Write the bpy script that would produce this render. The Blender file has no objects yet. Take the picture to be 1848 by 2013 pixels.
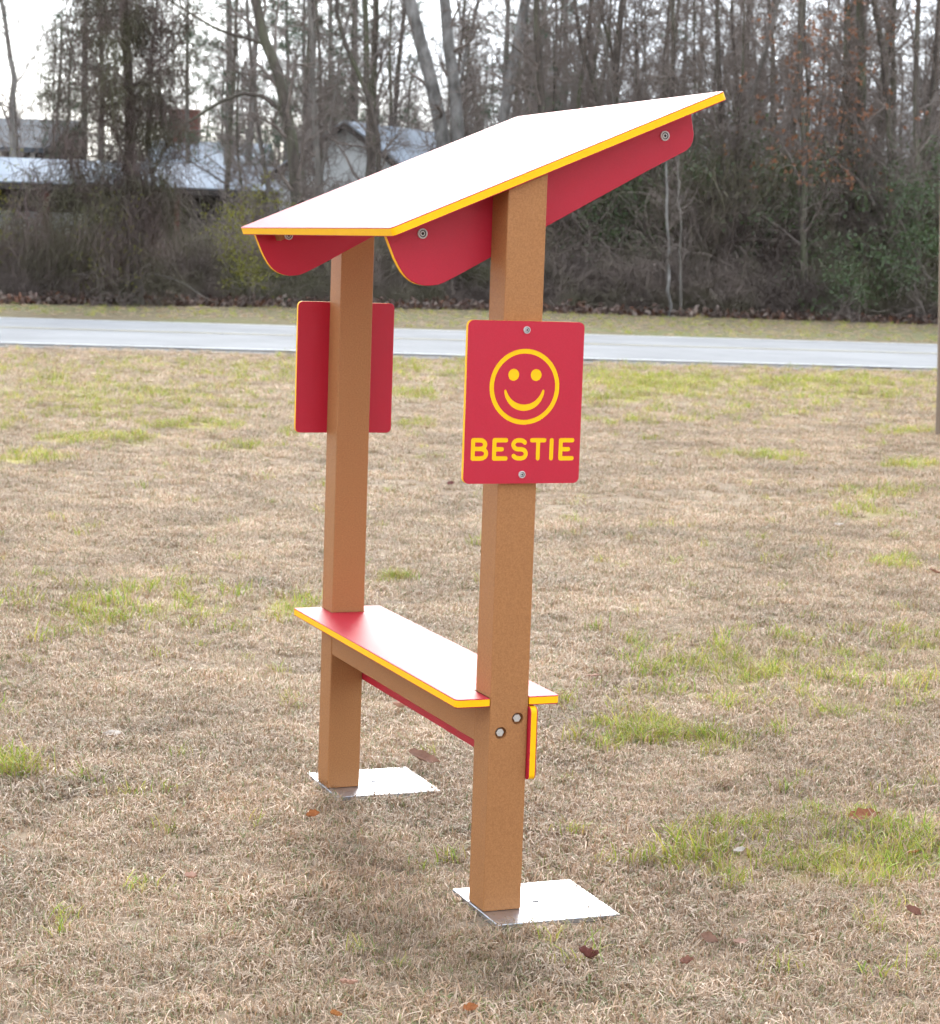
import bpy, bmesh, math, random
import numpy as np
from mathutils import Vector, Matrix

# ------------------------------------------------------------------ camera, sky, sun, exposure
sc = bpy.context.scene
COL = sc.collection
PI = math.pi
CAM = np.array([5.3286, -1.778, 1.4341])
RX, ROLL, RZ = 1.4519, 0.0338, 1.1930
FPX = 6160.86 / 2696 * 1848                     # focal length in pixels of a 1848 wide picture
cd = bpy.data.cameras.new('camera'); cam = bpy.data.objects.new('camera', cd); COL.objects.link(cam)
MCAM = Matrix.Translation(CAM) @ Matrix.Rotation(RZ, 4, 'Z') @ Matrix.Rotation(RX, 4, 'X') @ Matrix.Rotation(ROLL, 4, 'Z')
cam.matrix_world = MCAM
cd.sensor_fit = 'HORIZONTAL'; cd.sensor_width = 36.0; cd.lens = 6160.86 / 2696 * 36
cd.clip_start = 0.05; cd.clip_end = 2000
cd.dof.use_dof = True; cd.dof.focus_distance = 4.9; cd.dof.aperture_fstop = 13
sc.camera = cam
R3 = np.array(MCAM.to_3x3())

def ray(u, v):
    return R3 @ np.array([(u - 924) / FPX, -(v - 1006.5) / FPX, -1.0])
def at(u, v, depth):
    return CAM + depth * ray(u, v)
def gnd(u, v, z=0.0):
    r = ray(u, v); return CAM + (z - CAM[2]) / r[2] * r
FWD = np.array([-R3[0, 2], -R3[1, 2], 0.0]); FWD /= np.linalg.norm(FWD)
RGT = np.array([-FWD[1], FWD[0], 0.0]) * -1

SUN_EL = math.radians(33)
SUN_DIR = np.array([-0.95, 0.31]); SUN_DIR /= np.linalg.norm(SUN_DIR)
SUN_AZ = math.atan2(SUN_DIR[0], SUN_DIR[1])
w = bpy.data.worlds.new('World'); sc.world = w; w.use_nodes = True
nt = w.node_tree; nt.nodes.clear()
def wn(t, **k):
    n = nt.nodes.new(t)
    for a_, b_ in k.items(): setattr(n, a_, b_)
    return n
sky = wn('ShaderNodeTexSky', sky_type='NISHITA', sun_disc=False, sun_elevation=SUN_EL, sun_rotation=SUN_AZ,
         air_density=1.0, dust_density=1.0, ozone_density=1.0)
tc = wn('ShaderNodeTexCoord'); nz = wn('ShaderNodeTexNoise'); nz.inputs['Scale'].default_value = 3.2
nz.inputs['Detail'].default_value = 7; nz.inputs['Roughness'].default_value = 0.6
mp = wn('ShaderNodeMapping'); mp.inputs['Scale'].default_value = (1, 1, 2.2)
rp = wn('ShaderNodeValToRGB'); rp.color_ramp.elements[0].position = 0.36; rp.color_ramp.elements[1].position = 0.62
rp.color_ramp.elements[0].color = (0.60, 0.60, 0.60, 1); rp.color_ramp.elements[1].color = (0.95, 0.95, 0.95, 1)
mx = wn('ShaderNodeMix', data_type='RGBA'); mx.inputs['B'].default_value = (6.6, 7.2, 8.0, 1)
bg = wn('ShaderNodeBackground'); bg.inputs['Strength'].default_value = 0.115
wo = wn('ShaderNodeOutputWorld')
L_ = nt.links.new
L_(tc.outputs['Generated'], mp.inputs['Vector']); L_(mp.outputs[0], nz.inputs['Vector']); L_(nz.outputs['Fac'], rp.inputs['Fac'])
L_(rp.outputs['Color'], mx.inputs['Factor']); L_(sky.outputs[0], mx.inputs['A']); L_(mx.outputs['Result'], bg.inputs['Color'])
L_(bg.outputs[0], wo.inputs[0])
sd = bpy.data.lights.new('sun', 'SUN'); so = bpy.data.objects.new('sun', sd); COL.objects.link(so)
sd.energy = 1.2; sd.angle = math.radians(20); sd.color = (1.0, 0.95, 0.87)
tow = Vector((SUN_DIR[0] * math.cos(SUN_EL), SUN_DIR[1] * math.cos(SUN_EL), math.sin(SUN_EL)))
so.rotation_euler = tow.to_track_quat('Z', 'Y').to_euler(); so.location = (-20, 10, 30)
sc.view_settings.view_transform = 'Standard'; sc.view_settings.look = 'None'
sc.view_settings.gamma = 1; sc.view_settings.exposure = 1.53; sc.view_settings.use_curve_mapping = False
sc.cycles.use_adaptive_sampling = True; sc.cycles.adaptive_threshold = 0.03; sc.cycles.adaptive_min_samples = 12; sc.cycles.max_bounces = 4; sc.cycles.diffuse_bounces = 3; sc.cycles.glossy_bounces = 2; sc.cycles.transparent_max_bounces = 2; sc.cycles.use_light_tree = False; sc.cycles.use_denoising = True

rng = np.random.default_rng(7)
# ------------------------------------------------------------------ materials
MATS = {}
def mat(name, c1, c2=None, scale=8.0, rough=0.6, spec=0.4, metal=0.0, bump=0.0, bscale=None, detail=5, attr=None,
        transl=0.0, stretch=None, dist=0.01, c3=None, s3=1.0):
    """procedural: two colours mixed by noise (world or object position), optional third by a larger noise"""
    m = bpy.data.materials.new(name); m.use_nodes = True; t = m.node_tree; N = t.nodes; K = t.links.new
    b = N['Principled BSDF']; b.inputs['Roughness'].default_value = rough
    b.inputs['Specular IOR Level'].default_value = spec; b.inputs['Metallic'].default_value = metal
    geo = N.new('ShaderNodeNewGeometry'); vec = geo.outputs['Position']
    if stretch:
        q = N.new('ShaderNodeMapping'); q.inputs['Scale'].default_value = stretch; K(vec, q.inputs['Vector']); vec = q.outputs[0]
    def noise(s, d=detail):
        n = N.new('ShaderNodeTexNoise'); n.inputs['Scale'].default_value = s; n.inputs['Detail'].default_value = d
        n.inputs['Roughness'].default_value = 0.65; K(vec, n.inputs['Vector']); return n
    def ramp(n, lo=0.35, hi=0.65):
        r = N.new('ShaderNodeMapRange'); r.inputs['From Min'].default_value = lo; r.inputs['From Max'].default_value = hi
        K(n.outputs['Fac'], r.inputs['Value']); return r.outputs[0]
    def mix(f, A, B, blend='MIX'):
        x = N.new('ShaderNodeMix'); x.data_type = 'RGBA'; x.blend_type = blend
        for s, val in ((x.inputs['Factor'], f), (x.inputs['A'], A), (x.inputs['B'], B)):
            if isinstance(val, (int, float)): s.default_value = val
            elif isinstance(val, tuple): s.default_value = (*val, 1)
            else: K(val, s)
        return x.outputs['Result']
    if attr:
        at_ = N.new('ShaderNodeAttribute'); at_.attribute_name = attr
        col = at_.outputs['Color']
        if c2 is not None: col = mix(1.0, col, mix(ramp(noise(scale)), c1, c2), 'MULTIPLY')
    else:
        col = mix(ramp(noise(scale)), c1, c2 if c2 is not None else tuple(x * 0.8 for x in c1))
    if c3 is not None: col = mix(ramp(noise(s3, 3), 0.45, 0.65), col, c3)
    K(col, b.inputs['Base Color'])
    if bump:
        bp = N.new('ShaderNodeBump'); bp.inputs['Strength'].default_value = bump; bp.inputs['Distance'].default_value = dist
        K(noise(bscale or scale * 4, 6).outputs['Fac'], bp.inputs['Height']); K(bp.outputs[0], b.inputs['Normal'])
    if transl:
        tr = N.new('ShaderNodeBsdfTranslucent'); K(col, tr.inputs['Color'])
        ms = N.new('ShaderNodeMixShader'); ms.inputs[0].default_value = transl
        K(b.outputs[0], ms.inputs[1]); K(tr.outputs[0], ms.inputs[2]); K(ms.outputs[0], N['Material Output'].inputs[0])
    MATS[name] = m; return m

RED = mat('red_plastic', (0.50, 0.014, 0.036), (0.465, 0.012, 0.032), scale=300, rough=0.42, spec=0.32, bump=0.25, bscale=900, dist=0.0006)
YEL = mat('yellow_core', (0.98, 0.535, 0.004), (0.96, 0.505, 0.004), scale=60, rough=0.45, spec=0.2)
BRN = mat('brown_lumber', (0.415, 0.184, 0.068), (0.315, 0.135, 0.049), scale=300, rough=0.5, spec=0.22, bump=0.3, bscale=700, dist=0.0008,
          detail=3)
STEEL = mat('galvanised_plate', (0.60, 0.62, 0.66), (0.52, 0.54, 0.58), scale=30, rough=0.40, metal=1.0, bump=0.1, bscale=200, dist=0.0005)
BOLT = mat('stainless_bolt', (0.70, 0.68, 0.64), (0.6, 0.58, 0.55), scale=90, rough=0.48, metal=1.0)
WASHER = mat('washer_steel', (0.62, 0.61, 0.58), (0.5, 0.49, 0.47), scale=90, rough=0.5, spec=0.5, metal=0.2)
DARK = mat('dark_recess', (0.05, 0.045, 0.04), (0.04, 0.035, 0.03), scale=50, rough=0.6)
GRASS = mat('grass_blade', (1.08, 1.05, 1.06), (1.70, 1.66, 1.70), scale=1.6, detail=2, rough=0.5, spec=0.5, attr='Col', transl=0.3)
LAWN = None
ASPH = mat('asphalt', (0.285, 0.284, 0.284), (0.24, 0.24, 0.242), scale=0.7, rough=0.9, spec=0.12, bump=0.4, bscale=90, c3=(0.31, 0.31, 0.31), s3=0.25)
PAINTW = mat('white_road_paint', (0.62, 0.62, 0.60), (0.45, 0.45, 0.44), scale=5, rough=0.7)
PAINTY = mat('yellow_road_paint', (0.42, 0.36, 0.20), (0.30, 0.28, 0.22), scale=3, rough=0.7)
GRAVEL = mat('gravel', (0.30, 0.28, 0.26), (0.07, 0.065, 0.06), scale=14, rough=0.9, bump=0.8, bscale=40, dist=0.03)
FLOOR = mat('leaf_floor', (0.11, 0.075, 0.052), (0.05, 0.035, 0.027), scale=6, rough=0.95, bump=0.8, bscale=20, dist=0.05)
BARKD = mat('dark_bark', (0.128, 0.102, 0.083), (0.068, 0.054, 0.045), scale=9, rough=0.9, bump=0.6, bscale=30, stretch=(1, 1, 0.25), dist=0.02, c3=(0.112, 0.112, 0.068), s3=2)
BARKG = mat('grey_bark', (0.230, 0.203, 0.176), (0.135, 0.119, 0.101), scale=7, rough=0.9, bump=0.5, bscale=30, stretch=(1, 1, 0.3), dist=0.02)
BARKP = mat('pale_bark', (0.30, 0.28, 0.26), (0.17, 0.155, 0.14), scale=5, rough=0.85, bump=0.5, bscale=25, stretch=(1, 1, 0.5), dist=0.02, c3=(0.10, 0.09, 0.08), s3=2.2)
TWIG = mat('twig_bark', (0.255, 0.207, 0.177), (0.153, 0.122, 0.105), scale=3, detail=2, rough=0.9)
VINE = mat('vine_stem', (0.17, 0.122, 0.108), (0.085, 0.066, 0.055), scale=1.2, detail=2, rough=0.9, c3=(0.11, 0.105, 0.055), s3=0.6)
BRUSH = mat('brush_stem', (0.284, 0.223, 0.189), (0.101, 0.076, 0.063), scale=0.9, detail=3, rough=0.9, c3=(0.162, 0.155, 0.081), s3=0.35)
NEEDLE = mat('pine_needle', (0.098, 0.130, 0.072), (0.065, 0.098, 0.058), scale=2, rough=0.6, transl=0.25)
EVERG = mat('evergreen_leaf', (0.065, 0.10, 0.035), (0.095, 0.14, 0.055), scale=5, rough=0.35, spec=0.5, transl=0.15)
YGRN = mat('yellow_green_leaf', (0.26, 0.24, 0.035), (0.17, 0.17, 0.03), scale=4, rough=0.5, transl=0.4)
ORNG = mat('orange_leaf', (0.32, 0.145, 0.075), (0.24, 0.105, 0.06), scale=4, rough=0.6, transl=0.4)
LITTER = mat('dead_leaf', (0.75, 0.75, 0.75), (1.15, 1.1, 1.05), scale=3, rough=0.7, attr='Col', transl=0.15)
ROOFM = mat('metal_roof', (0.36, 0.40, 0.45), (0.30, 0.335, 0.38), scale=0.6, rough=0.75, spec=0.15)
ROOFG = mat('grey_shingle', (0.105, 0.115, 0.13), (0.08, 0.088, 0.10), scale=4, rough=0.8)
WHITEW = mat('white_siding', (0.72, 0.72, 0.69), (0.62, 0.62, 0.60), scale=1.0, rough=0.7)
BRICK = mat('red_brick', (0.20, 0.075, 0.055), (0.14, 0.055, 0.045), scale=5, rough=0.9)
DKWALL = mat('dark_wall', (0.075, 0.06, 0.052), (0.05, 0.042, 0.038), scale=1.2, rough=0.9)
RUST = mat('rusty_post', (0.16, 0.06, 0.04), (0.10, 0.04, 0.03), scale=4, rough=0.9)
TEAL = mat('teal_plastic', (0.05, 0.30, 0.29), (0.04, 0.24, 0.24), scale=3, rough=0.5)
POLE = mat('weathered_pole', (0.30, 0.24, 0.18), (0.19, 0.13, 0.09), scale=5, rough=0.9, bump=0.5, bscale=40, stretch=(1, 1, 0.06), dist=0.01)
GLASSD = mat('dark_glass', (0.03, 0.035, 0.04), (0.02, 0.025, 0.03), scale=2, rough=0.1, spec=0.6)

# ------------------------------------------------------------------ mesh helpers
def link(name, me, m=None, parent=None):
    o = bpy.data.objects.new(name, me); COL.objects.link(o)
    if m is not None and me is not None:
        for k in (m if isinstance(m, (list, tuple)) else [m]):
            if len(me.materials) < (len(m) if isinstance(m, (list, tuple)) else 1): me.materials.append(k)
    if parent is not None: o.parent = parent
    return o
def tag(o, label=None, cat=None, group=None, kind=None):
    for k, v in (('label', label), ('category', cat), ('group', group), ('kind', kind)):
        if v: o[k] = v
    return o
def empty(name, loc, label, cat, group=None):
    o = bpy.data.objects.new(name, None); COL.objects.link(o); o.location = loc; o.empty_display_size = 0.1
    return tag(o, label, cat, group)
def npmesh(name, V, F, smooth=False, cols=None):
    """V (n,3), F list of int arrays (each (m,k))"""
    me = bpy.data.meshes.new(name); V = np.asarray(V, np.float32)
    F = [np.asarray(f, np.int32) for f in (F if isinstance(F, list) else [F])]
    lo = np.concatenate([f.ravel() for f in F]); cnt = np.concatenate([np.full(len(f), f.shape[1], np.int32) for f in F])
    me.vertices.add(len(V)); me.vertices.foreach_set('co', V.ravel())
    me.loops.add(len(lo)); me.loops.foreach_set('vertex_index', lo)
    me.polygons.add(len(cnt)); st = np.concatenate([[0], np.cumsum(cnt)[:-1]]).astype(np.int32)
    me.polygons.foreach_set('loop_start', st); me.polygons.foreach_set('loop_total', cnt)
    if smooth: me.polygons.foreach_set('use_smooth', np.ones(len(cnt), bool))
    if cols is not None:
        c = np.ones((len(V), 4), np.float32); c[:, :3] = cols
        a_ = me.color_attributes.new('Col', 'FLOAT_COLOR', 'POINT'); a_.data.foreach_set('color', c.ravel())
    me.update(calc_edges=True); me.validate(); return me
def bmesh_to(name, bm):
    me = bpy.data.meshes.new(name); bmesh.ops.recalc_face_normals(bm, faces=bm.faces); bm.to_mesh(me); bm.free(); return me
def box_bm(x0, x1, y0, y1, z0, z1, bev=0.0, seg=2):
    bm = bmesh.new(); bmesh.ops.create_cube(bm, size=1)
    for v in bm.verts: v.co = ((x0 + x1) / 2 + v.co.x * (x1 - x0), (y0 + y1) / 2 + v.co.y * (y1 - y0), (z0 + z1) / 2 + v.co.z * (z1 - z0))
    if bev: bmesh.ops.bevel(bm, geom=bm.edges[:], offset=bev, segments=seg, affect='EDGES', profile=0.5)
    return bm
def box(name, x0, x1, y0, y1, z0, z1, m, parent=None, bev=0.0):
    return link(name, bmesh_to(name, box_bm(x0, x1, y0, y1, z0, z1, bev)), m, parent)
def rrect(x0, x1, y0, y1, r, n=5):
    P = []
    for cx, cy, a0 in ((x1 - r, y1 - r, 0), (x0 + r, y1 - r, 90), (x0 + r, y0 + r, 180), (x1 - r, y0 + r, 270)):
        for k in range(n + 1):
            t = math.radians(a0 + 90 * k / n); P.append((cx + r * math.cos(t), cy + r * math.sin(t)))
    return P
def inset(P, d):
    P = np.array(P); n = len(P); out = []
    for i in range(n):
        e1 = P[i] - P[i - 1]; e2 = P[(i + 1) % n] - P[i]
        n1 = np.array([-e1[1], e1[0]]) / (np.linalg.norm(e1) + 1e-12); n2 = np.array([-e2[1], e2[0]]) / (np.linalg.norm(e2) + 1e-12)
        b = n1 + n2; b /= max(np.dot(b, b) / 2, 0.35); out.append(P[i] + b * d)
    return out
def sandwich(name, P, t, cap, place, parent, bev=0.001, capless_top=False):
    """panel of red skins over a yellow core: outline P (ccw), thickness t along local z, place(x,y,z)->world"""
    bm = bmesh.new(); tp = t - (cap if capless_top else 0)
    lev = [(0.0, bev), (bev, 0.0), (cap, 0.0)] + ([(tp, 0.0)] if capless_top else [(t - cap, 0.0), (t - bev, 0.0), (t, bev)])
    rings = []
    for z, d in lev:
        Q = inset(P, d) if d else P
        rings.append([bm.verts.new(place(q[0], q[1], z)) for q in Q])
    n = len(P)
    for k in range(len(rings) - 1):
        core = lev[k][0] >= cap - 1e-9 and lev[k + 1][0] <= t - cap + 1e-9
        for i in range(n):
            f = bm.faces.new((rings[k][i], rings[k][(i + 1) % n], rings[k + 1][(i + 1) % n], rings[k + 1][i])); f.material_index = 1 if core else 0
    f = bm.faces.new(rings[0][::-1]); f2 = bm.faces.new(rings[-1])
    if capless_top: f2.material_index = 1
    bmesh.ops.triangulate(bm, faces=[f, f2])
    return link(name, bmesh_to(name, bm), [RED, YEL], parent)
def prism_bm(P, z0, z1, place, bm=None):
    bm = bm or bmesh.new(); n = len(P)
    A = [bm.verts.new(place(x, y, z0)) for x, y in P]; B = [bm.verts.new(place(x, y, z1)) for x, y in P]
    for i in range(n): bm.faces.new((A[i], A[(i + 1) % n], B[(i + 1) % n], B[i]))
    bm.faces.new(A[::-1]); bm.faces.new(B); return bm
def boolean(me, cutters, name):
    o = bpy.data.objects.new('tmp', me); COL.objects.link(o); rm = [o]
    for c in cutters:
        co = bpy.data.objects.new('tmpc', c); COL.objects.link(co); rm.append(co)
        md = o.modifiers.new('b', 'BOOLEAN'); md.operation = 'DIFFERENCE'; md.object = co; md.solver = 'EXACT'; md.use_self = True
    dg = bpy.context.evaluated_depsgraph_get(); r = bpy.data.meshes.new_from_object(o.evaluated_get(dg)); r.name = name
    for x in rm: bpy.data.objects.remove(x)
    return r
def circle(cx, cy, r, n=20): return [(cx + r * math.cos(2 * PI * k / n), cy + r * math.sin(2 * PI * k / n)) for k in range(n)]
def lathe(name, prof, place, m, parent, n=20, hexin=None, smooth=True):
    """prof: (r,z) from outside in; place(x,y,z)"""
    bm = bmesh.new(); rings = []
    for j, (r, z) in enumerate(prof):
        k6 = hexin is not None and j >= hexin
        ring = []
        for k in range(n):
            t = 2 * PI * k / n; rr = r
            if k6: rr = r * math.cos(PI / 6) / math.cos((t % (PI / 3)) - PI / 6)
            ring.append(bm.verts.new(place(rr * math.cos(t), rr * math.sin(t), z)))
        rings.append(ring)
    for a_, b_ in zip(rings, rings[1:]):
        for k in range(n):
            f = bm.faces.new((a_[k], a_[(k + 1) % n], b_[(k + 1) % n], b_[k])); f.smooth = smooth
    bm.faces.new(rings[-1]); bm.faces.new(rings[0][::-1])
    return link(name, bmesh_to(name, bm), m, parent)
def tubes(polys, sides=3):
    """polys: list of (pts (n,3), radii (n,)) -> V, F(quads)"""
    by = {}
    for p, r in polys: by.setdefault(len(p), []).append((p, r))
    VV, FF, base = [], [], 0
    ang = np.arange(sides) * 2 * PI / sides
    for n, lst in by.items():
        P = np.array([p for p, _ in lst], float); Rr = np.array([r for _, r in lst], float); M = len(P)
        T = np.gradient(P, axis=1); T /= np.linalg.norm(T, axis=2, keepdims=True) + 1e-9
        T0 = T.mean(axis=1, keepdims=True)
        ref = np.where(np.abs(T0[..., 2:3]) > 0.8, np.array([[[1.0, 0, 0]]]), np.array([[[0, 0, 1.0]]])) + np.zeros_like(P)
        A = np.cross(T, ref); A /= np.linalg.norm(A, axis=2, keepdims=True) + 1e-9
        B = np.cross(T, A)
        V = P[:, :, None] + Rr[:, :, None, None] * (A[:, :, None] * np.cos(ang)[None, None, :, None] + B[:, :, None] * np.sin(ang)[None, None, :, None])
        idx = base + np.arange(M * n * sides).reshape(M, n, sides); nx = np.roll(idx, -1, axis=2)
        FF.append(np.stack([idx[:, :-1], nx[:, :-1], nx[:, 1:], idx[:, 1:]], axis=-1).reshape(-1, 4)); VV.append(V.reshape(-1, 3)); base += M * n * sides
    return np.concatenate(VV), np.concatenate(FF)
def leaves_np(C, rng, size, asp=0.5, jit=0.4):
    """small bent leaves (two triangles folded on the midrib) at points C"""
    n = len(C); d = rng.normal(size=(n, 3)); d /= np.linalg.norm(d, axis=1, keepdims=True)
    e = np.cross(d, rng.normal(size=(n, 3))); e /= np.linalg.norm(e, axis=1, keepdims=True); nn = np.cross(d, e)
    s = size * (1 + jit * rng.uniform(-1, 1, n))[:, None]
    a_ = C; b_ = C + d * s; l = C + d * s * 0.5 + e * s * asp * 0.5 + nn * s * 0.12; r = C + d * s * 0.5 - e * s * asp * 0.5 + nn * s * 0.12
    V = np.stack([a_, r, b_, l], 1).reshape(-1, 3); i = np.arange(n)[:, None] * 4
    F = np.concatenate([i + np.array([[0, 1, 2]]), i + np.array([[0, 2, 3]])]); return V, F

# ------------------------------------------------------------------ ground, road
ga = gnd(0, 678); gb = gnd(1845, 728); fa = gnd(0, 628.5); fb = gnd(1848, 676)
RD = (gb - ga)[:2]; RD /= np.linalg.norm(RD); RN = np.array([-RD[1], RD[0]])
if np.dot(RN, fa[:2] - ga[:2]) < 0: RN = -RN
ROAD_W = 0.5 * (np.dot(RN, fa[:2] - ga[:2]) + np.dot(RN, fb[:2] - ga[:2]))
def road_xy(s, t): return ga[:2] + RD * s + RN * t          # s along the road, t across from the near edge
def inroad(P): return (P - ga[:2]) @ RN

GREEN = [(924, 728, 1500, 26, .18), (200, 775, 420, 48, .22), (1500, 770, 420, 40, .22), (1480, 1330, 330, 90, .22), (300, 1190, 300, 60, .22), (1560, 1660, 320, 90, .2),
 (150, 770, 190, 32, .35), (300, 770, 150, 14, .35), (367, 836, 90, 12, .8), (207, 863, 100, 12, .8), (43, 903, 62, 13, .9), (467, 880, 80, 10, .6),
 (10, 840, 25, 6, .8), (564, 853, 22, 6, .8), (794, 721, 70, 14, .5), (802, 777, 70, 8, .5), (824, 836, 45, 10, .5), (842, 899, 25, 5, .7),
 (1276, 755, 160, 24, .8), (1608, 752, 210, 12, .8), (1719, 776, 90, 8, .8), (1217, 787, 80, 8, .8), (1220, 831, 60, 6, .6), (1424, 813, 50, 5, .6),
 (1549, 813, 30, 4, .6), (1483, 898, 80, 6, .6), (1797, 916, 52, 9, .8), (1719, 972, 75, 12, .7), (1712, 1009, 80, 15, .4), (1756, 1108, 50, 13, .6),
 (1520, 1116, 30, 12, .6), (1775, 850, 60, 6, .5), (250, 1158, 70, 15, .6), (200, 1208, 120, 28, .55), (350, 1198, 60, 22, .6), (551, 1201, 48, 22, .7),
 (18, 1512, 36, 40, 1.0), (770, 1137, 40, 9, .9), (1400, 1325, 170, 45, .45), (1800, 1260, 70, 25, .5), (1265, 1443, 112, 30, 1.0), (1400, 1460, 60, 25, .7),
 (1368, 1668, 62, 50, .75), (1516, 1624, 90, 30, .55), (1719, 1679, 130, 46, .85), (1627, 1705, 95, 20, .7), (1435, 1712, 30, 22, .8), (1287, 1572, 9, 8, .9),
 (1453, 1461, 45, 14, .5), (880, 1690, 9, 10, .9), (940, 1880, 10, 12, .9), (270, 1890, 12, 8, .7), (175, 1692, 9, 9, .8), (900, 650, 10, 4, .3), (700, 1560, 10, 8, .5)]
GE = []
for u, v, hu, hv, s in GREEN:
    c = gnd(u, v)[:2]; ex = gnd(u + hu, v)[:2] - c; ey = 0.5 * (gnd(u, v - hv)[:2] - gnd(u, v + hv)[:2])
    GE.append((c, np.linalg.inv(np.stack([ex, ey], 1)), s))
def vnoise(P, f, seed):
    """cheap smooth value noise"""
    r_ = np.random.default_rng(seed); T = r_.uniform(size=(64, 64)); Q = P * f; i = np.floor(Q).astype(int); t = Q - i; t = t * t * (3 - 2 * t)
    g = lambda a_, b_: T[(i[:, 0] + a_) % 64, (i[:, 1] + b_) % 64]
    return (g(0, 0) * (1 - t[:, 0]) + g(1, 0) * t[:, 0]) * (1 - t[:, 1]) + (g(0, 1) * (1 - t[:, 0]) + g(1, 1) * t[:, 0]) * t[:, 1]
def green(P):
    P = np.asarray(P)[:, :2]; g = np.zeros(len(P)); W_ = 0.55 * vnoise(P, 5.0, 1) + 0.45 * vnoise(P, 14.0, 2)
    for c, M, s in GE:
        q = (P - c) @ M.T; d = np.sqrt((q ** 2).sum(1)) + (W_ - 0.5) * 1.6
        g = np.maximum(g, s * np.clip((1.25 - d) / 0.85, 0, 1))
    return g
# lawn sheet: a fine grid near the bench, with the green growth as a colour attribute
def lawn_material():
    m = mat('lawn', (0.32, 0.238, 0.165), (0.21, 0.152, 0.105), scale=9, rough=0.95, spec=0.1, bump=0.7, bscale=45, dist=0.02, c3=(0.37, 0.285, 0.20), s3=0.7)
    t = m.node_tree; N = t.nodes; b = N['Principled BSDF']; src = b.inputs['Base Color'].links[0].from_socket
    a_ = N.new('ShaderNodeAttribute'); a_.attribute_name = 'green'; x = N.new('ShaderNodeMix'); x.data_type = 'RGBA'
    x.inputs['B'].default_value = (0.46, 0.42, 0.10, 1); t.links.new(a_.outputs['Fac'], x.inputs['Factor'])
    t.links.new(src, x.inputs['A']); t.links.new(x.outputs['Result'], b.inputs['Base Color']); return m
LAWN = lawn_material()
def grid_sheet(name, c, ax, ay, n, m_, z, greenf=True):
    i, j = np.meshgrid(np.linspace(0, 1, n), np.linspace(0, 1, m_), indexing='ij')
    P = c[None, :] + i.reshape(-1, 1) * ax[None, :] + j.reshape(-1, 1) * ay[None, :]
    V = np.concatenate([P, np.full((len(P), 1), z)], 1)
    k = np.arange(n * m_).reshape(n, m_); F = np.stack([k[:-1, :-1], k[1:, :-1], k[1:, 1:], k[:-1, 1:]], -1).reshape(-1, 4)
    me = npmesh(name, V, F, True)
    if greenf:
        a_ = me.attributes.new('green', 'FLOAT', 'POINT'); a_.data.foreach_set('value', (green(V) * 0.8).astype(np.float32))
    return me
F2, R2 = FWD[:2], RGT[:2]
if np.dot(R2, R3[:2, 0]) < 0: R2 = -R2
o = link('ground', npmesh('ground', np.array([[-600, -600, -0.012], [600, -600, -0.012], [600, 600, -0.012], [-600, 600, -0.012]]), np.array([[0, 1, 2, 3]])), LAWN)
tag(o, kind='structure')
c0 = CAM[:2] + F2 * 1.0 - R2 * 11
o = link('lawn', grid_sheet('lawn', c0, R2 * 22, F2 * 30.5, 240, 330, 0.0), LAWN); tag(o, kind='structure')
def strip(name, t0, t1, z, m, s0=-140, s1=160, n=120, jit=0.0, seed=3):
    r_ = np.random.default_rng(seed); s = np.linspace(s0, s1, n)
    j0 = r_.normal(size=n) * jit; j1 = r_.normal(size=n) * jit
    A = np.array([[*road_xy(x, t0 + q), z] for x, q in zip(s, j0)]); B = np.array([[*road_xy(x, t1 + q), z] for x, q in zip(s, j1)])
    k = np.arange(n - 1)[:, None]; F = np.concatenate([k, k + 1, n + k + 1, n + k], 1)
    if RN[0] * RD[1] - RN[1] * RD[0] > 0: F = F[:, ::-1]
    return tag(link(name, npmesh(name, np.concatenate([A, B]), F), m), kind='structure')
strip('gravel_shoulder', -1.0, 0.15, 0.008, GRAVEL, jit=0.28, n=900)
VERGE = mat('verge_grass', (0.22, 0.175, 0.105), (0.15, 0.118, 0.072), scale=2.5, rough=0.95, spec=0.1, bump=0.6, bscale=30, dist=0.03, c3=(0.17, 0.165, 0.075), s3=0.25)
strip('verge', ROAD_W - 0.1, ROAD_W + 30, 0.003, VERGE, jit=0.05)
strip('road', 0, ROAD_W, 0.020, ASPH, jit=0.03, n=500)
strip('edge_line', ROAD_W - 0.42, ROAD_W - 0.22, 0.025, PAINTW)
strip('edge_line', 0.22, 0.36, 0.025, PAINTW)
strip('centre_line', ROAD_W * 0.52, ROAD_W * 0.52 + 0.11, 0.025, PAINTY)
strip('centre_line', ROAD_W * 0.52 + 0.25, ROAD_W * 0.52 + 0.36, 0.025, PAINTY)
wa = gnd(0, 596)[:2]; wb = gnd(900, 608)[:2]; wc = gnd(1848, 640)[:2]
def wood_t(u):                                   # ground point of the wood's front edge at picture column u
    return gnd(u, np.interp(u, [-400, 0, 900, 1848, 2200], [585, 596, 608, 638, 650]))[:2]
us = np.linspace(-700, 2500, 200); r_ = np.random.default_rng(11)
E1 = np.array([wood_t(u) for u in us]) + r_.normal(size=(200, 2)) * 0.35; E2 = E1 + (E1 - CAM[:2]) * 3.0
V = np.concatenate([np.c_[E1, np.full(200, 0.006)], np.c_[E2, np.full(200, 0.006)]]); k = np.arange(199)[:, None]
tag(link('woodland_floor', npmesh('woodland_floor', V, np.concatenate([k, k + 1, 200 + k + 1, 200 + k], 1)), FLOOR), kind='structure')

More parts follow.
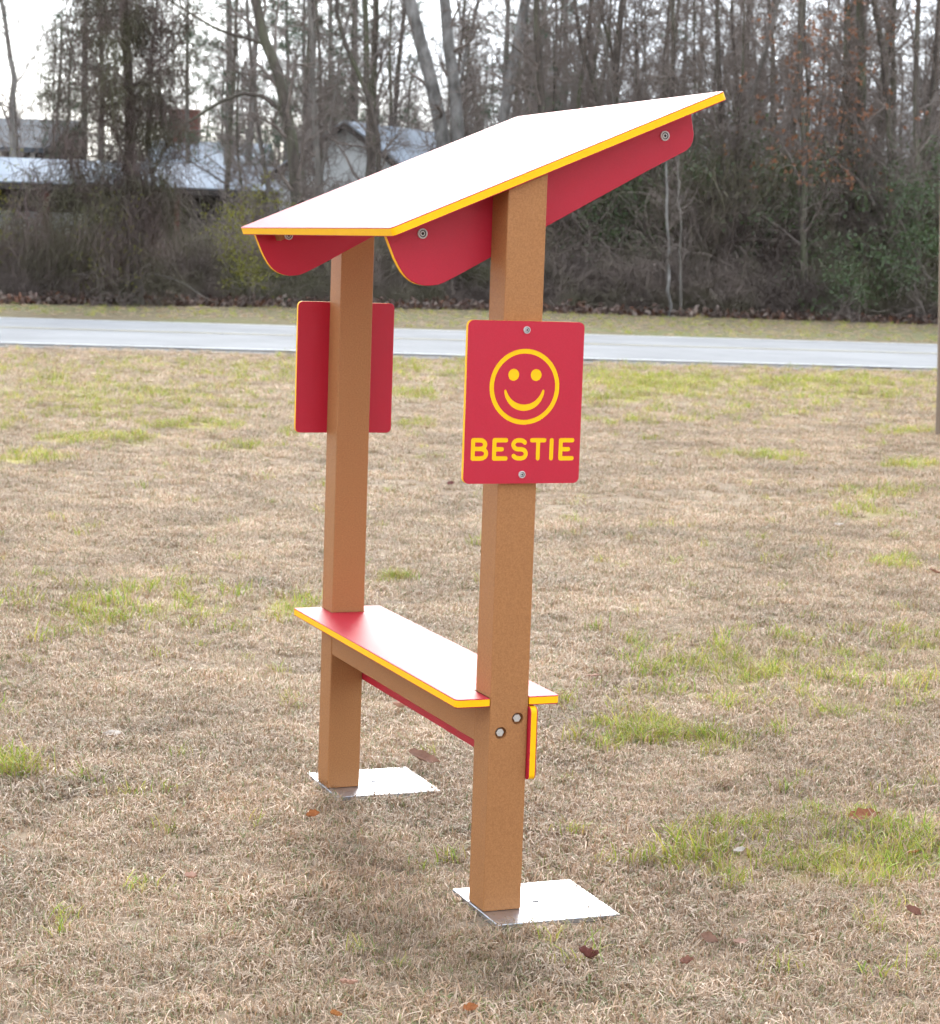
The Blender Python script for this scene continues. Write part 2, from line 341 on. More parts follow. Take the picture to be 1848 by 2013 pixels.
# ------------------------------------------------------------------ the covered bench
A_ = 0.0889; HA = A_ / 2; LEN = 1.0293; ZP = 0.012; HS = 0.487; TS = 0.019; HB = 0.3744
YLO, ZLO, YHI, ZHI, RX0, RX1 = -0.3087, 1.4844, 0.4468, 1.8054, -0.032, 1.1337
SL = math.atan2(ZHI - ZLO, YHI - YLO); RT = 0.0195
bench = empty('covered_bench', (0.515, 0, 0), 'red and brown covered bench with a sloped roof and smiling face sign', 'bench')
ID = lambda x, y, z: (x - 0.515, y, z)
def under(y): return ZLO + (y - YLO) * math.tan(SL) - RT / math.cos(SL)
def post(x0, holes):
    bm = bmesh.new(); vs = {}
    for i, x in enumerate((x0, x0 + A_)):
        for j, y in enumerate((-HA, HA)):
            vs[i, j, 0] = bm.verts.new(ID(x, y, ZP)); vs[i, j, 1] = bm.verts.new(ID(x, y, under(y) - 0.001))
    for q in (((0,0,0),(0,1,0),(1,1,0),(1,0,0)), ((0,0,1),(1,0,1),(1,1,1),(0,1,1)), ((0,0,0),(1,0,0),(1,0,1),(0,0,1)), ((0,1,0),(0,1,1),(1,1,1),(1,1,0)),
              ((0,0,0),(0,0,1),(0,1,1),(0,1,0)), ((1,0,0),(1,1,0),(1,1,1),(1,0,1))): bm.faces.new([vs[k] for k in q])
    bmesh.ops.recalc_face_normals(bm, faces=bm.faces)
    bmesh.ops.bevel(bm, geom=bm.edges[:], offset=0.0028, segments=2, affect='EDGES', profile=0.5)
    me = bmesh_to('post', bm)
    if holes:
        cs = []
        for y, z in holes:
            xo = x0 + A_ if x0 > 0 else x0; s = 1 if x0 > 0 else -1
            cs.append(bmesh_to('c', prism_bm(circle(y, z, 0.0135, 24), -0.012, 0.02, lambda p, q, h: ID(xo + s * h, p, q))))
        me = boolean(me, cs, 'post')
    return link('post', me, BRN, bench)
HOLES = [(0.0205, 0.4397), (-0.0180, 0.4094)]
for x0 in (LEN, -A_): post(x0, HOLES)
for x0, s in ((LEN + A_, 1), (-A_, -1)):
    for y, z in HOLES:
        lathe('bolt', [(0.0098, -0.0118), (0.0098, -0.0050), (0.0088, -0.0040)], lambda p, q, h: ID(x0 + s * h, y + p, z + q), BOLT, bench, n=6, smooth=False)
box('beam', 0.0006 - .515, LEN - 0.0006 - .515, -HA + 0.0015, HA - 0.0015, HB, HS - TS - 0.0008, BRN, bench, bev=0.002)
# seat, notched round both posts
g = 0.002; S1, S2 = -0.1245, 0.1183; r = 0.010
def corner(cx, cy, a0, r=r, n=4): return [(cx + r * math.cos(math.radians(a0 + 90 * k / n)), cy + r * math.sin(math.radians(a0 + 90 * k / n))) for k in range(n + 1)]
X1 = LEN + A_; X0 = -A_
P = corner(X1 - r, S2 - r, 0) + corner(X0 + r, S2 - r, 90) + [(X0, HA + g), (g, HA + g), (g, -HA - g), (X0, -HA - g)] + corner(X0 + r, S1 + r, 180) + corner(X1 - r, S1 + r, 270) \
    + [(X1, -HA - g), (LEN - g, -HA - g), (LEN - g, HA + g), (X1, HA + g)]
sandwich('seat', P, TS, 0.0022, lambda x, y, z: ID(x, y, HS - TS + z), bench)
# panel hung below the seat on the far side
sandwich('back_panel', rrect(-A_ - 0.012, X1 + 0.012, 0.3035, HS - TS - 0.003, 0.012), 0.018, 0.0025, lambda x, y, z: ID(x, HA + 0.0178 - z + 0.0006, y), bench)
# roof
cs_, sn_ = math.cos(SL), math.sin(SL); RW = math.hypot(YHI - YLO, ZHI - ZLO)
def roofp(x, s, z): return ID(x, YLO + s * cs_ - (z - RT) * sn_, ZLO + s * sn_ + (z - RT) * cs_)
sandwich('roof', rrect(RX0, RX1, 0, RW, 0.012), RT, 0.002, roofp, bench)
# rafter brackets
BP = [(-0.281, 1.4703), (-0.2751, 1.4547), (-0.2615, 1.4236), (-0.2520, 1.4070), (-0.2437, 1.3945), (-0.2335, 1.3835), (-0.2219, 1.3752), (-0.2105, 1.3703), (-0.1983, 1.3676), (-0.1885, 1.3667), (-0.1791, 1.3672),
      (-0.1640, 1.3690), (-0.1493, 1.3742), (-0.1027, 1.3985), (-0.0431, 1.4315), (0.084, 1.5015), (0.1905, 1.5600), (0.3252, 1.6335), (0.4020, 1.6735), (0.4150, 1.6810), (0.4231, 1.6890), (0.4285, 1.7010), (0.4298, 1.7173), (0.4253, 1.7378)]
BP = [(y, min(z, under(y) - 0.0012)) for y, z in BP]
BP = [(-0.283, under(-0.283) - 0.0012)] + BP[1:] + [(0.4185, under(0.4185) - 0.0012)]
def screw(p, n, parent, R=0.0085, m=BOLT):
    """button head screw with washer and hex socket; n = +1 or -1 along x"""
    s = lathe('screw', [(R * 1.25, 0), (R * 1.25, 0.0026), (R * 1.15, 0.0034), (R * 0.86, 0.0034), (R * 0.84, 0.0012), (R * 0.66, 0.0012), (R * 0.62, 0.0028), (R * 0.40, 0.0032), (R * 0.38, 0.0012), (R * 0.05, 0.0010)],
              lambda a, b, h: ID(p[0] + n * h, p[1] + a, p[2] + b), m, parent, n=24, hexin=7)
    s.data.materials.clear(); s.data.materials.append(WASHER); s.data.materials.append(BOLT); s.data.materials.append(DARK)
    for i, f in enumerate(s.data.polygons): k = i // 24; f.material_index = 0 if k < 3 else (2 if k in (3, 4, 7, 8) or i >= 216 else 1)
    return s
for xb in (LEN - 0.0195, 0.0005):
    br = sandwich('rafter_bracket', BP, 0.019, 0.0022, lambda y, z, h: ID(xb + h, y, z), bench)
    for s in ((0.030, 0.125), (0.655, 0.75)):      # small blocks screwed between bracket and roof
        inn = (xb + 0.0193, xb + 0.057) if xb < 0.5 else (xb - 0.040, xb - 0.0003)
        bm = bmesh.new()
        sa, sb = s[0] + 0.035, s[1] + 0.005
        prism_bm([(sa, -RT * 0 - 0.0405), (sb, -0.0405), (sb, -0.0006), (sa, -0.0006)], inn[0], inn[1], lambda p, q, h: roofp(h, p, q), bm)
        link('block', bmesh_to('block', bm), BRN, br)
    for y, z in ((-0.2014, 1.4762), (0.3579, 1.7087)):
        if xb > 0.5: screw((xb + 0.0192, y, z), 1, br, R=0.0088)
        else: screw((xb + 0.0572, y - 0.004, z - 0.012 + 0.004), 1, br, R=0.0088)
# base plates
for px in (LEN + HA, -HA):
    me = bmesh_to('base_plate', box_bm(px - 0.1365 - .515, px + 0.1365 - .515, -0.0476, 0.2431, 0.0, ZP - 0.0004, 0.0012, 1))
    me = boolean(me, [bmesh_to('c', prism_bm(circle(px, 0.0985, 0.0085), -0.01, 0.03, ID))], 'base_plate')
    link('base_plate', me, STEEL, bench)
# signs
SX = LEN + A_; CY = 0.0031; SW, SH, SZT, ST = 0.2668, 0.3453, 1.3000, 0.0135; CAPT = 0.0016
OUT = rrect(CY - SW / 2, CY + SW / 2, SZT - SH, SZT, 0.013)
sp = lambda y, z, h: ID(SX + 0.0004 + h, y, z)
board = sandwich('sign_board', OUT, ST, CAPT, sp, bench, capless_top=True)
board['label'] = 'red sign board engraved with a yellow smiling face and BESTIE'
def capsule(p, q, r0, r1=None, n=7):
    r1 = r0 if r1 is None else r1; p = np.array(p, float); q = np.array(q, float); d = q - p; a0 = math.atan2(d[1], d[0]); P = []
    for k in range(n + 1): t = a0 + PI / 2 + PI * k / n; P.append((p[0] + r0 * math.cos(t), p[1] + r0 * math.sin(t)))
    for k in range(n + 1): t = a0 - PI / 2 + PI * k / n; P.append((q[0] + r1 * math.cos(t), q[1] + r1 * math.sin(t)))
    return P
def arc(cx, cy, rx, ry, a0, a1, n=10): return [(cx + rx * math.cos(math.radians(a0 + (a1 - a0) * k / n)), cy + ry * math.sin(math.radians(a0 + (a1 - a0) * k / n))) for k in range(n + 1)]
W2 = 0.0049; T_, B_ = 1.0522 - W2, 1.0035 + W2; MZ = 1.0280
def eshape(x0, x1, xm): x0 += W2; x1 -= W2; xm -= W2; return [[(x0, B_), (x0, T_)], [(x0, T_), (x1, T_)], [(x0, MZ), (xm, MZ)], [(x0, B_), (x1, B_)]]
bx0, bx1 = -0.1153 + W2, -0.0752 - W2
LET = {'B': [[(bx0, B_), (bx0, T_)], [(bx0, T_), (bx1 - 0.013, T_)] + arc(bx1 - 0.0145, (T_ + MZ + 0.0008) / 2, 0.0118, (T_ - MZ - 0.0008) / 2, 90, -90, 8) + [(bx0, MZ + 0.0008)],
             [(bx0, MZ + 0.0008), (bx1 - 0.012, MZ + 0.0008)] + arc(bx1 - 0.0122, (B_ + MZ + 0.0008) / 2, 0.0122, (MZ + 0.0008 - B_) / 2, 90, -90, 8) + [(bx0, B_)]],
       'E': eshape(-0.0668, -0.0302, -0.0395),
       'S': [arc(-0.0045, (T_ + MZ) / 2, 0.0143, (T_ - MZ) / 2, 28, 90, 4) + arc(-0.0065, (T_ + MZ) / 2, 0.0122, (T_ - MZ) / 2, 90, 270, 9)[1:] + arc(-0.0005, (B_ + MZ) / 2, 0.0115, (MZ - B_) / 2, 90, -90, 9) + arc(-0.0045, (B_ + MZ) / 2, 0.0143, (MZ - B_) / 2, 270, 208, 4)[1:]],
       'T': [[(0.0194 + W2, T_), (0.0583 - W2, T_)], [(0.0389, T_), (0.0389, B_)]],
       'I': [[(0.0701, T_), (0.0701, B_)]],
       'E2': eshape(0.0866, 0.1236, 0.1145)}
RC = (0.0028, 1.1610); RO = 0.0807; RI = 0.0702
SMILE = arc(0.0024, 1.1610, 0.0445, 0.0445, 191, 349, 18)
def widths(n): return [0.0028 + 0.0041 * math.sin(PI * k / (n - 1)) ** 0.8 for k in range(n)]
def strokes_bm(paths, r, h0, h1, bm=None, ws=None, stag=0.0):
    bm = bm or bmesh.new(); nq = 0
    for p in paths:
        for k in range(len(p) - 1):
            r0, r1 = (r, r) if ws is None else (ws[k] + r, ws[k + 1] + r)
            nq += 1; prism_bm(capsule(p[k], p[k + 1], r0, r1), h0 + stag * nq, h1 + stag * nq, sp, bm)
    return bm
def ring_bm(r0, r1, h0, h1, n=64):
    bm = bmesh.new(); q = []
    for r, h in ((r0, h0), (r1, h0), (r1, h1), (r0, h1)): q.append([bm.verts.new(sp(y, z, h)) for y, z in circle(RC[0], RC[1], r, n)])
    for i in range(4):
        for k in range(n): bm.faces.new((q[i][k], q[i][(k + 1) % n], q[(i + 1) % 4][(k + 1) % n], q[(i + 1) % 4][k]))
    return bmesh_to('ring', bm)
H0, H1 = ST - CAPT - 0.0008, ST + 0.002
SMP = [(x, z - 0.0) for x, z in SMILE]
cut = [ring_bm(RI, RO, H0, H1)]
cut += [bmesh_to('c', prism_bm(circle(y, 1.1863, 0.0128, 28), H0, H1, sp)) for y in (-0.0233, 0.0284)]
sw_ = widths(len(SMP)); cut.append(bmesh_to('c', strokes_bm([SMP], 0, H0, H1, ws=sw_)))
for k, paths in LET.items(): cut.append(bmesh_to('c', strokes_bm(paths, W2, H0, H1)))
capm = bmesh_to('face', prism_bm(OUT, ST - CAPT + 0.0001, ST, sp))
try:
    fm = boolean(capm, cut, 'face')
    if len(fm.polygons) < 60: raise RuntimeError
except Exception:
    fm = capm
link('face', fm, RED, board)
F0, F1 = ST - CAPT - 0.0005, ST - 0.0009
for k, paths in LET.items():
    q = link('letter', bmesh_to('letter', strokes_bm(paths, W2 - 0.00015, F0, F1, stag=0.000015)), YEL, board); q['label'] = 'yellow letter ' + k[0] + ' of BESTIE'
link('smile', bmesh_to('smile', strokes_bm([SMP], -0.00015, F0, F1, ws=sw_, stag=0.000015)), YEL, board)
for y in (-0.0233, 0.0284): link('eye', bmesh_to('eye', prism_bm(circle(y, 1.1863, 0.01265, 28), F0, F1, sp)), YEL, board)
link('face_ring', ring_bm(RI + 0.00015, RO - 0.00015, F0, F1), YEL, board)
for y, z in ((0.0024, 1.2812), (0.0030, 0.9739)): screw((SX + 0.0004 + ST, y, z), 1, board, R=0.0062)
fs = sandwich('sign_board', OUT, ST, CAPT, lambda y, z, h: ID(-A_ - 0.0004 - h, -y + 2 * CY, z), bench)
fs['label'] = 'plain red back of the far sign board'

# ------------------------------------------------------------------ instancing for stuff
def scatter(name, protos, P, rot, scl, idx, label, cat, mats=None):
    c = bpy.data.collections.new(name + '_source')
    for k, (me, m) in enumerate(protos):
        q = bpy.data.objects.new('%s_source_%02d' % (name, k), me); me.materials.append(m); c.objects.link(q)
    me = bpy.data.meshes.new(name); n = len(P); me.vertices.add(n); me.vertices.foreach_set('co', np.asarray(P, np.float32).ravel())
    a_ = me.attributes.new('rot', 'FLOAT_VECTOR', 'POINT'); a_.data.foreach_set('vector', np.asarray(rot, np.float32).ravel())
    a_ = me.attributes.new('scl', 'FLOAT', 'POINT'); a_.data.foreach_set('value', np.asarray(scl, np.float32))
    a_ = me.attributes.new('idx', 'INT', 'POINT'); a_.data.foreach_set('value', np.asarray(idx, np.int32))
    ng = bpy.data.node_groups.new(name + '_scatter', 'GeometryNodeTree')
    ng.interface.new_socket('Geometry', in_out='INPUT', socket_type='NodeSocketGeometry'); ng.interface.new_socket('Geometry', in_out='OUTPUT', socket_type='NodeSocketGeometry')
    N = ng.nodes; gi = N.new('NodeGroupInput'); go = N.new('NodeGroupOutput'); ip = N.new('GeometryNodeInstanceOnPoints'); ci = N.new('GeometryNodeCollectionInfo')
    ci.inputs['Collection'].default_value = c; ci.inputs['Separate Children'].default_value = True; ci.inputs['Reset Children'].default_value = True
    def na(nm, dt):
        q = N.new('GeometryNodeInputNamedAttribute'); q.data_type = dt; q.inputs['Name'].default_value = nm; return [s for s in q.outputs if s.enabled][0]
    K = ng.links.new
    K(gi.outputs[0], ip.inputs['Points']); K(ci.outputs[0], ip.inputs['Instance']); ip.inputs['Pick Instance'].default_value = True
    K(na('idx', 'INT'), ip.inputs['Instance Index']); K(na('rot', 'FLOAT_VECTOR'), ip.inputs['Rotation']); K(na('scl', 'FLOAT'), ip.inputs['Scale'])
    K(ip.outputs[0], go.inputs[0])
    o = link(name, me); md = o.modifiers.new('scatter', 'NODES'); md.node_group = ng
    return tag(o, label, cat, kind='stuff')

# ------------------------------------------------------------------ grass
def tuft(seed, n, rad, hgt, wid, droop, pal, spread=1.0, side=0.5):
    r_ = np.random.default_rng(seed); V, F3, F4, Cc = [], [], [], []
    pal = np.array(pal)
    for k in range(n):
        b = r_.normal(size=2) * rad * 0.5; th = r_.uniform(0, 2 * PI); d = np.array([math.cos(th), math.sin(th), 0]); h = hgt * r_.uniform(0.45, 1.15)
        lean = r_.uniform(0.15, 1.0) * spread; e = np.array([-d[1], d[0], 0]) * wid * r_.uniform(0.6, 1.3) * 0.5
        sw = np.array([-d[1], d[0], 0]) * r_.normal() * side * h * 0.4
        p0 = np.array([b[0], b[1], -0.004]); p1 = p0 + d * h * lean * 0.35 + np.array([0, 0, h * 0.5]); p2 = p0 + d * h * lean * 0.85 + sw + np.array([0, 0, h * (0.85 - droop * lean * r_.uniform(0.2, 0.9))])
        p3 = p2 + d * h * lean * 0.4 + sw * 0.8 + np.array([0, 0, h * (0.18 - droop * lean * r_.uniform(0.1, 0.9))])
        for q in (p1, p2, p3): q[2] = max(q[2], 0.002)
        i = len(V); V += [p0 - e, p0 + e, p1 + e * 0.9, p1 - e * 0.9, p2 + e * 0.65, p2 - e * 0.65, p3]
        F4 += [(i, i + 1, i + 2, i + 3), (i + 3, i + 2, i + 4, i + 5)]; F3 += [(i + 5, i + 4, i + 6)]
        c = pal[r_.integers(len(pal))] * r_.uniform(0.7, 1.2); Cc += [c] * 7
    return npmesh('tuft', np.array(V), [np.array(F4), np.array(F3)], False, np.array(Cc))
DRY = [(0.36, 0.245, 0.15), (0.40, 0.285, 0.185), (0.30, 0.20, 0.12), (0.46, 0.35, 0.24), (0.34, 0.22, 0.125), (0.28, 0.20, 0.13), (0.55, 0.44, 0.32), (0.25, 0.16, 0.09), (0.36, 0.255, 0.16), (0.17, 0.18, 0.06), (0.15, 0.17, 0.06), (0.40, 0.30, 0.21)]
GRN = [(0.26, 0.32, 0.03), (0.20, 0.28, 0.03), (0.33, 0.34, 0.05), (0.16, 0.24, 0.035), (0.40, 0.34, 0.08), (0.32, 0.30, 0.05)]
protos = [(tuft(100 + k, 44, 0.05, 0.034 + 0.004 * (k % 3), 0.0026, 0.75, DRY, spread=1.25), GRASS) for k in range(9)]
protos += [(tuft(150, 46, 0.07, 0.016, 0.003, 0.95, [(0.17, 0.12, 0.075), (0.24, 0.17, 0.11), (0.15, 0.15, 0.07)], spread=2.2), GRASS)]
protos += [(tuft(200 + k, 34, 0.05, 0.062, 0.0030, 0.35, GRN + GRN[:3] + DRY[1:3], spread=0.8), GRASS) for k in range(4)]
P, S, G = [], [], []
for d0, d1, den, sc_ in ((2.4, 7, 980, 0.92), (7, 12, 480, 0.98), (12, 20, 200, 1.1), (20, 31, 90, 1.35), (42, 60, 10, 1.5)):
    hw = lambda d: 0.4376 * d * 0.5 * 1.25 + 0.5
    area = (hw(d0) + hw(d1)) * (d1 - d0); n = int(area * den)
    d = np.sqrt(rng.uniform(d0 ** 2, d1 ** 2, n)); x = rng.uniform(-1, 1, n) * hw(d); q = CAM[None, :2] + d[:, None] * F2 + x[:, None] * R2
    t = inroad(q); keep = (t < -0.75 + rng.normal(size=n) * 0.25) if d0 < 40 else (t > ROAD_W + 0.1)
    if d0 > 40:
        keep &= rng.uniform(size=n) < 0.8
    for px in (LEN + HA, -HA):
        keep &= ~((np.abs(q[:, 0] - px) < 0.150) & (q[:, 1] > -0.060) & (q[:, 1] < 0.258))
    q = q[keep]; P.append(q); S.append(np.full(len(q), sc_) * rng.uniform(0.75, 1.2, len(q)))
P = np.concatenate(P); S = np.concatenate(S); n = len(P); gm = green(P); far = (P - CAM[:2]) @ F2 > 40
gm = np.where(far, 0.30, gm)
isg = rng.uniform(size=n) < gm * 0.75 + 0.006
# clumpiness: the dry mat is higher and lower in places
cl = 0.5 * vnoise(P, 6.0, 5) + 0.5 * vnoise(P, 2.1, 6); S = S * (0.62 + 0.75 * cl)
low = (~isg) & (rng.uniform(size=n) < 0.18)
idx = np.where(isg, 10 + rng.integers(0, 4, n), np.where(low, 9, rng.integers(0, 9, n)))
rot = np.stack([rng.normal(size=n) * 0.12, rng.normal(size=n) * 0.12, rng.uniform(0, 2 * PI, n)], 1)
scatter('grass', protos, np.c_[P, np.zeros(n)], rot, S, idx, 'dormant tan lawn grass with scattered green tufts', 'grass')

# ------------------------------------------------------------------ trees
def unit(v): return v / (np.linalg.norm(v) + 1e-12)
def limb(r_, p, d, l, r0, n=6, wob=0.22, up=0.06, r1f=0.3):
    P = [np.array(p, float)]; d = unit(np.array(d, float)); st = l / (n - 1)
    for k in range(n - 1):
        d = unit(d + r_.normal(size=3) * wob + np.array([0, 0, up])); P.append(P[-1] + d * st)
    return np.array(P), np.linspace(r0, r0 * r1f, n)
def along(path, t):
    f = t * (len(path) - 1); i = min(int(f), len(path) - 2); return path[i] + (path[i + 1] - path[i]) * (f - i), unit(path[i + 1] - path[i])
def branches(r_, path, rad, n1, t0, l1, n2=5, n3=6, ang=0.9, up=0.06, droop3=0.0, rk=0.42, fine=0.0085):
    out1, tw = [], []
    for k in range(n1):
        t = t0 + (1 - t0) * ((k + r_.uniform()) / n1); p, d = along(path, t); r0 = np.interp(t, np.linspace(0, 1, len(rad)), rad) * rk * r_.uniform(0.6, 1.1)
        side = unit(np.cross(d, r_.normal(size=3))); dd = d * math.cos(ang) + side * math.sin(ang) * r_.uniform(0.7, 1.2)
        l = l1 * (1.1 - 0.6 * t) * r_.uniform(0.5, 1.2); q, qr = limb(r_, p, dd, l, max(r0, fine * 2), 6, 0.2, up); out1.append((q, qr))
        for j in range(n2):
            t2 = r_.uniform(0.25, 1); p2, d2 = along(q, t2); s2 = unit(np.cross(d2, r_.normal(size=3))); q2, q2r = limb(r_, p2, d2 * 0.6 + s2 * 0.8, l * r_.uniform(0.25, 0.6), max(qr[0] * 0.4, fine * 1.4), 5, 0.25, up * 0.8, 0.4); tw.append((q2, q2r))
            for i in range(n3):
                p3, d3 = along(q2, r_.uniform(0.15, 1)); s3 = unit(np.cross(d3, r_.normal(size=3))); tw.append(limb(r_, p3, d3 * 0.6 + s3 * 0.9, l * r_.uniform(0.12, 0.32), fine, 4, 0.28, up - droop3, 0.5))
    return out1, tw
def tree_meshes(r_, path, rad, **k):
    o1, tw = branches(r_, path, rad, **k)
    Vt, Ft = tubes([(path, rad)], 9); V1, F1_ = tubes(o1, 5); V2, F2_ = tubes(tw, 3)
    V = np.concatenate([V1, V2]); F = np.concatenate([F1_, F2_ + len(V1)])
    return npmesh('trunk', Vt, Ft, True), npmesh('crown', V, F, False), o1, tw
def smooth_path(P, n):
    P = np.array(P, float); d = np.r_[0, np.cumsum(np.linalg.norm(np.diff(P, axis=0), axis=1))]; t = np.linspace(0, d[-1], n)
    Q = np.stack([np.interp(t, d, P[:, k]) for k in range(3)], 1); R_ = Q.copy(); R_[1:-1] = (Q[:-2] + 2 * Q[1:-1] + Q[2:]) / 4; return R_
def px_tree(name, label, pts, depth, wpx, bark, seed, group=None, extra=4.0, n1=22, t0=0.12, l1=2.6, n2=6, n3=7, r_top=0.45, limbs=(), **k):
    """tree whose trunk passes through the given columns/rows at one depth; its foot is dropped to the ground"""
    r_ = np.random.default_rng(seed); W_ = [at(u, v, depth) for u, v in pts]
    hi = W_[0] + unit(W_[0] - W_[min(1, len(W_) - 1)]) * extra + np.array([0, 0, extra * 0.3])
    lo = W_[-1].copy(); foot = np.array([lo[0], lo[1], -0.05]) + (lo - W_[-2]) * 0.12 * (1, 1, 0)
    path = smooth_path([foot] + W_[::-1] + [hi], 16); base = path[0].copy()
    jit = r_.normal(size=path.shape) * 0.025; jit[:, 2] = 0; jit[0] = 0; path = path + jit - base
    rr = wpx / 2 / FPX * depth; rad = np.linspace(rr * 1.2, rr * r_top, 16); rad[0] *= 1.12
    tm, cm, o1, tw = tree_meshes(r_, path, rad, n1=n1, t0=t0, l1=l1, n2=n2, n3=n3, **k)
    e = empty(name, base, label, 'tree', group); link('trunk', tm, bark, e); link('crown', cm, TWIG, e)
    for q, wq in limbs:
        lp = smooth_path([at(u, v, depth) for u, v in q], 10) - base; lr = np.linspace(wq, wq * 0.35, 10) / 2 / FPX * depth
        b1, t1 = branches(r_, lp, lr, 7, 0.1, 1.0, 3, 4); V, F = tubes([(lp, lr)], 7); V1, F1_ = tubes(b1 + t1, 3)
        link('limb', npmesh('limb', np.concatenate([V, V1]), np.concatenate([F, F1_ + len(V)])), bark, e)
    return e
px_tree('bare_tree', 'dark bare tree leaning left with long arching limbs, left of the roof', [(500, 0), (530, 93), (564, 208), (578, 297), (584, 386), (592, 520)], 57, 25, BARKD, 1, limbs=[
    ([(574, 250), (540, 195), (500, 172), (450, 185), (400, 225), (345, 248), (318, 300), (297, 350)], 10), ([(528, 90), (480, 72), (437, 64), (380, 30), (323, -5)], 8)], l1=2.2)
px_tree('bare_tree', 'thin bare tree with a bent, sinuous trunk above the roof', [(664, 0), (672, 96), (700, 138), (727, 170), (742, 230), (746, 315), (748, 480)], 59, 11, BARKD, 2, l1=1.6)
px_tree('bare_tree', 'thick pale grey trunk leaning left, leftmost of three behind the roof', [(803, -10), (824, 74), (843, 148), (860, 208), (872, 274), (892, 480)], 61.5, 28, BARKP, 3, r_top=.7, t0=.35, n1=9, l1=1.8)
px_tree('bare_tree', 'thick pale grey trunk, nearly upright, middle of three behind the roof', [(872, -10), (882, 74), (891, 148), (901, 222), (912, 480)], 62, 25, BARKP, 4, r_top=.7, t0=.4, n1=8, l1=1.8,
        limbs=[([(906, 145), (918, 90), (930, 40), (941, -10)], 7)])
px_tree('bare_tree', 'thick pale grey trunk leaning right, rightmost of three behind the roof', [(1038, -10), (1018, 82), (1003, 148), (992, 219), (975, 480)], 61.5, 22, BARKP, 5, r_top=.7, t0=.35, n1=9, l1=1.8)
px_tree('bare_tree', 'slim dark tree with a crooked trunk, right of the pale trunks', [(1126, -5), (1136, 74), (1162, 130), (1181, 200), (1190, 480)], 61.5, 11, BARKD, 6, l1=1.8)
px_tree('bare_tree', 'dark forked tree against the bright gap above the roof end', [(1226, -5), (1216, 60), (1211, 111), (1211, 200), (1213, 480)], 61, 17, BARKD, 7, l1=2.2, limbs=[([(1211, 130), (1195, 70), (1180, 20), (1170, -10)], 8)])
px_tree('bare_tree', 'slim grey tree standing behind the far post', [(610, -5), (616, 120), (622, 300), (628, 500)], 60, 12, BARKG, 8, l1=1.8)
px_tree('bare_tree', 'straight dark tree just left of the far sign', [(716, -5), (722, 100), (726, 250), (730, 500)], 62, 15, BARKD, 9, l1=1.8)
px_tree('bare_tree', 'spreading bare tree at the left edge above the grey roof', [(12, 60), (30, 150), (22, 230), (30, 420)], 80, 14, BARKG, 10, l1=3.2, n1=18, t0=.1, extra=2.5)
px_tree('bare_tree', 'pale slender trunk rising right of the roof tip', [(1412, -5), (1416, 200), (1423, 400), (1424, 600)], 60.5, 12, BARKD, 11, l1=1.6)
px_tree('sapling', 'thin pale sapling trunk at the edge of the right wood', [(1311, 360), (1313, 480), (1316, 612)], 57, 6, BARKP, 12, l1=0.9, n1=8, extra=1.5)
px_tree('sapling', 'paired thin grey sapling beside the pale one, right wood', [(1334, 380), (1337, 490), (1336, 614)], 57.3, 5, BARKG, 13, l1=0.9, n1=8, extra=1.5)
px_tree('bare_tree', 'broad dark trunk high in the right wood among orange leaves', [(1690, -5), (1694, 120), (1698, 300), (1700, 600)], 60, 20, BARKD, 14, l1=2)
px_tree('bare_tree', 'leaning dark trunk right of the broad one in the right wood', [(1716, -5), (1735, 80), (1746, 200), (1752, 400), (1756, 600)], 60, 14, BARKD, 15, l1=2)
px_tree('bare_tree', 'dark trunk close to the right edge of the wood', [(1806, -5), (1800, 150), (1802, 350), (1806, 620)], 59, 13, BARKD, 16, l1=2)
px_tree('young_beech', 'young tree holding orange dead leaves in the right wood', [(1577, -5), (1572, 150), (1580, 300), (1584, 610)], 58.5, 12, BARKD, 17, l1=2.4, n1=20)
bo = [o for o in COL.objects if o.name.startswith('young_beech')][0]
r_ = np.random.default_rng(50); cen = np.c_[r_.normal(size=260) * 1.0, r_.normal(size=260) * 1.0, r_.uniform(3.6, 8.6, 260)]
# orange leaves sit in small sprays
cen = (cen[:, None] + r_.normal(size=(260, 4, 3)) * 0.05).reshape(-1, 3)
link('leaf_sprays', npmesh('leaf_sprays', *leaves_np(cen, r_, 0.11, 0.55)), ORNG, bo)

# the vine draped tree on the left
ve = px_tree('vine_draped_tree', 'tall tree smothered in hanging brown vines, far left', [(244, -5), (252, 80), (256, 200), (254, 334), (262, 470), (270, 540)], 50, 22, BARKD, 20, l1=2.6, n1=22, t0=.12)
r_ = np.random.default_rng(21); vb = np.array(ve.location); st = []; clus = []
for k in range(150):
    z = 0.3 + 9.3 * r_.uniform() ** 1.2; u0 = np.interp(z, [0, 2, 3.5, 5, 7, 9], [-3.2, -2.9, -2.2, -1.9, -1.8, -1.3]); u1 = np.interp(z, [0, 2, 4, 6, 9], [1.1, 1.0, .9, 1.0, 1.1])
    clus.append((r_.uniform(u0, u1), r_.normal() * 0.6, z, r_.uniform(0.14, 0.42)))
for k in range(10500):
    cl_ = clus[r_.integers(150)]; lat = cl_[0] + r_.normal() * cl_[3]; dep = cl_[1] + r_.normal() * cl_[3]; z = max(0.1, cl_[2] + r_.normal() * cl_[3] * 1.2)
    if r_.uniform() < 0.18: lat *= 0.3
    p = np.array([R2[0] * lat + F2[0] * dep, R2[1] * lat + F2[1] * dep, z]); d = np.array([R2[0], R2[1], 0]) * r_.normal() * 0.35 + np.array([F2[0], F2[1], 0]) * r_.normal() * 0.35 + np.array([0, 0, r_.uniform(-1.2, 0.3)])
    q, qr = limb(r_, p, d, r_.uniform(0.4, 1.5), r_.uniform(0.004, 0.009), 6, 0.24, -0.2, 0.5); q[:, 2] = np.maximum(q[:, 2], 0.05); st.append((q, qr))
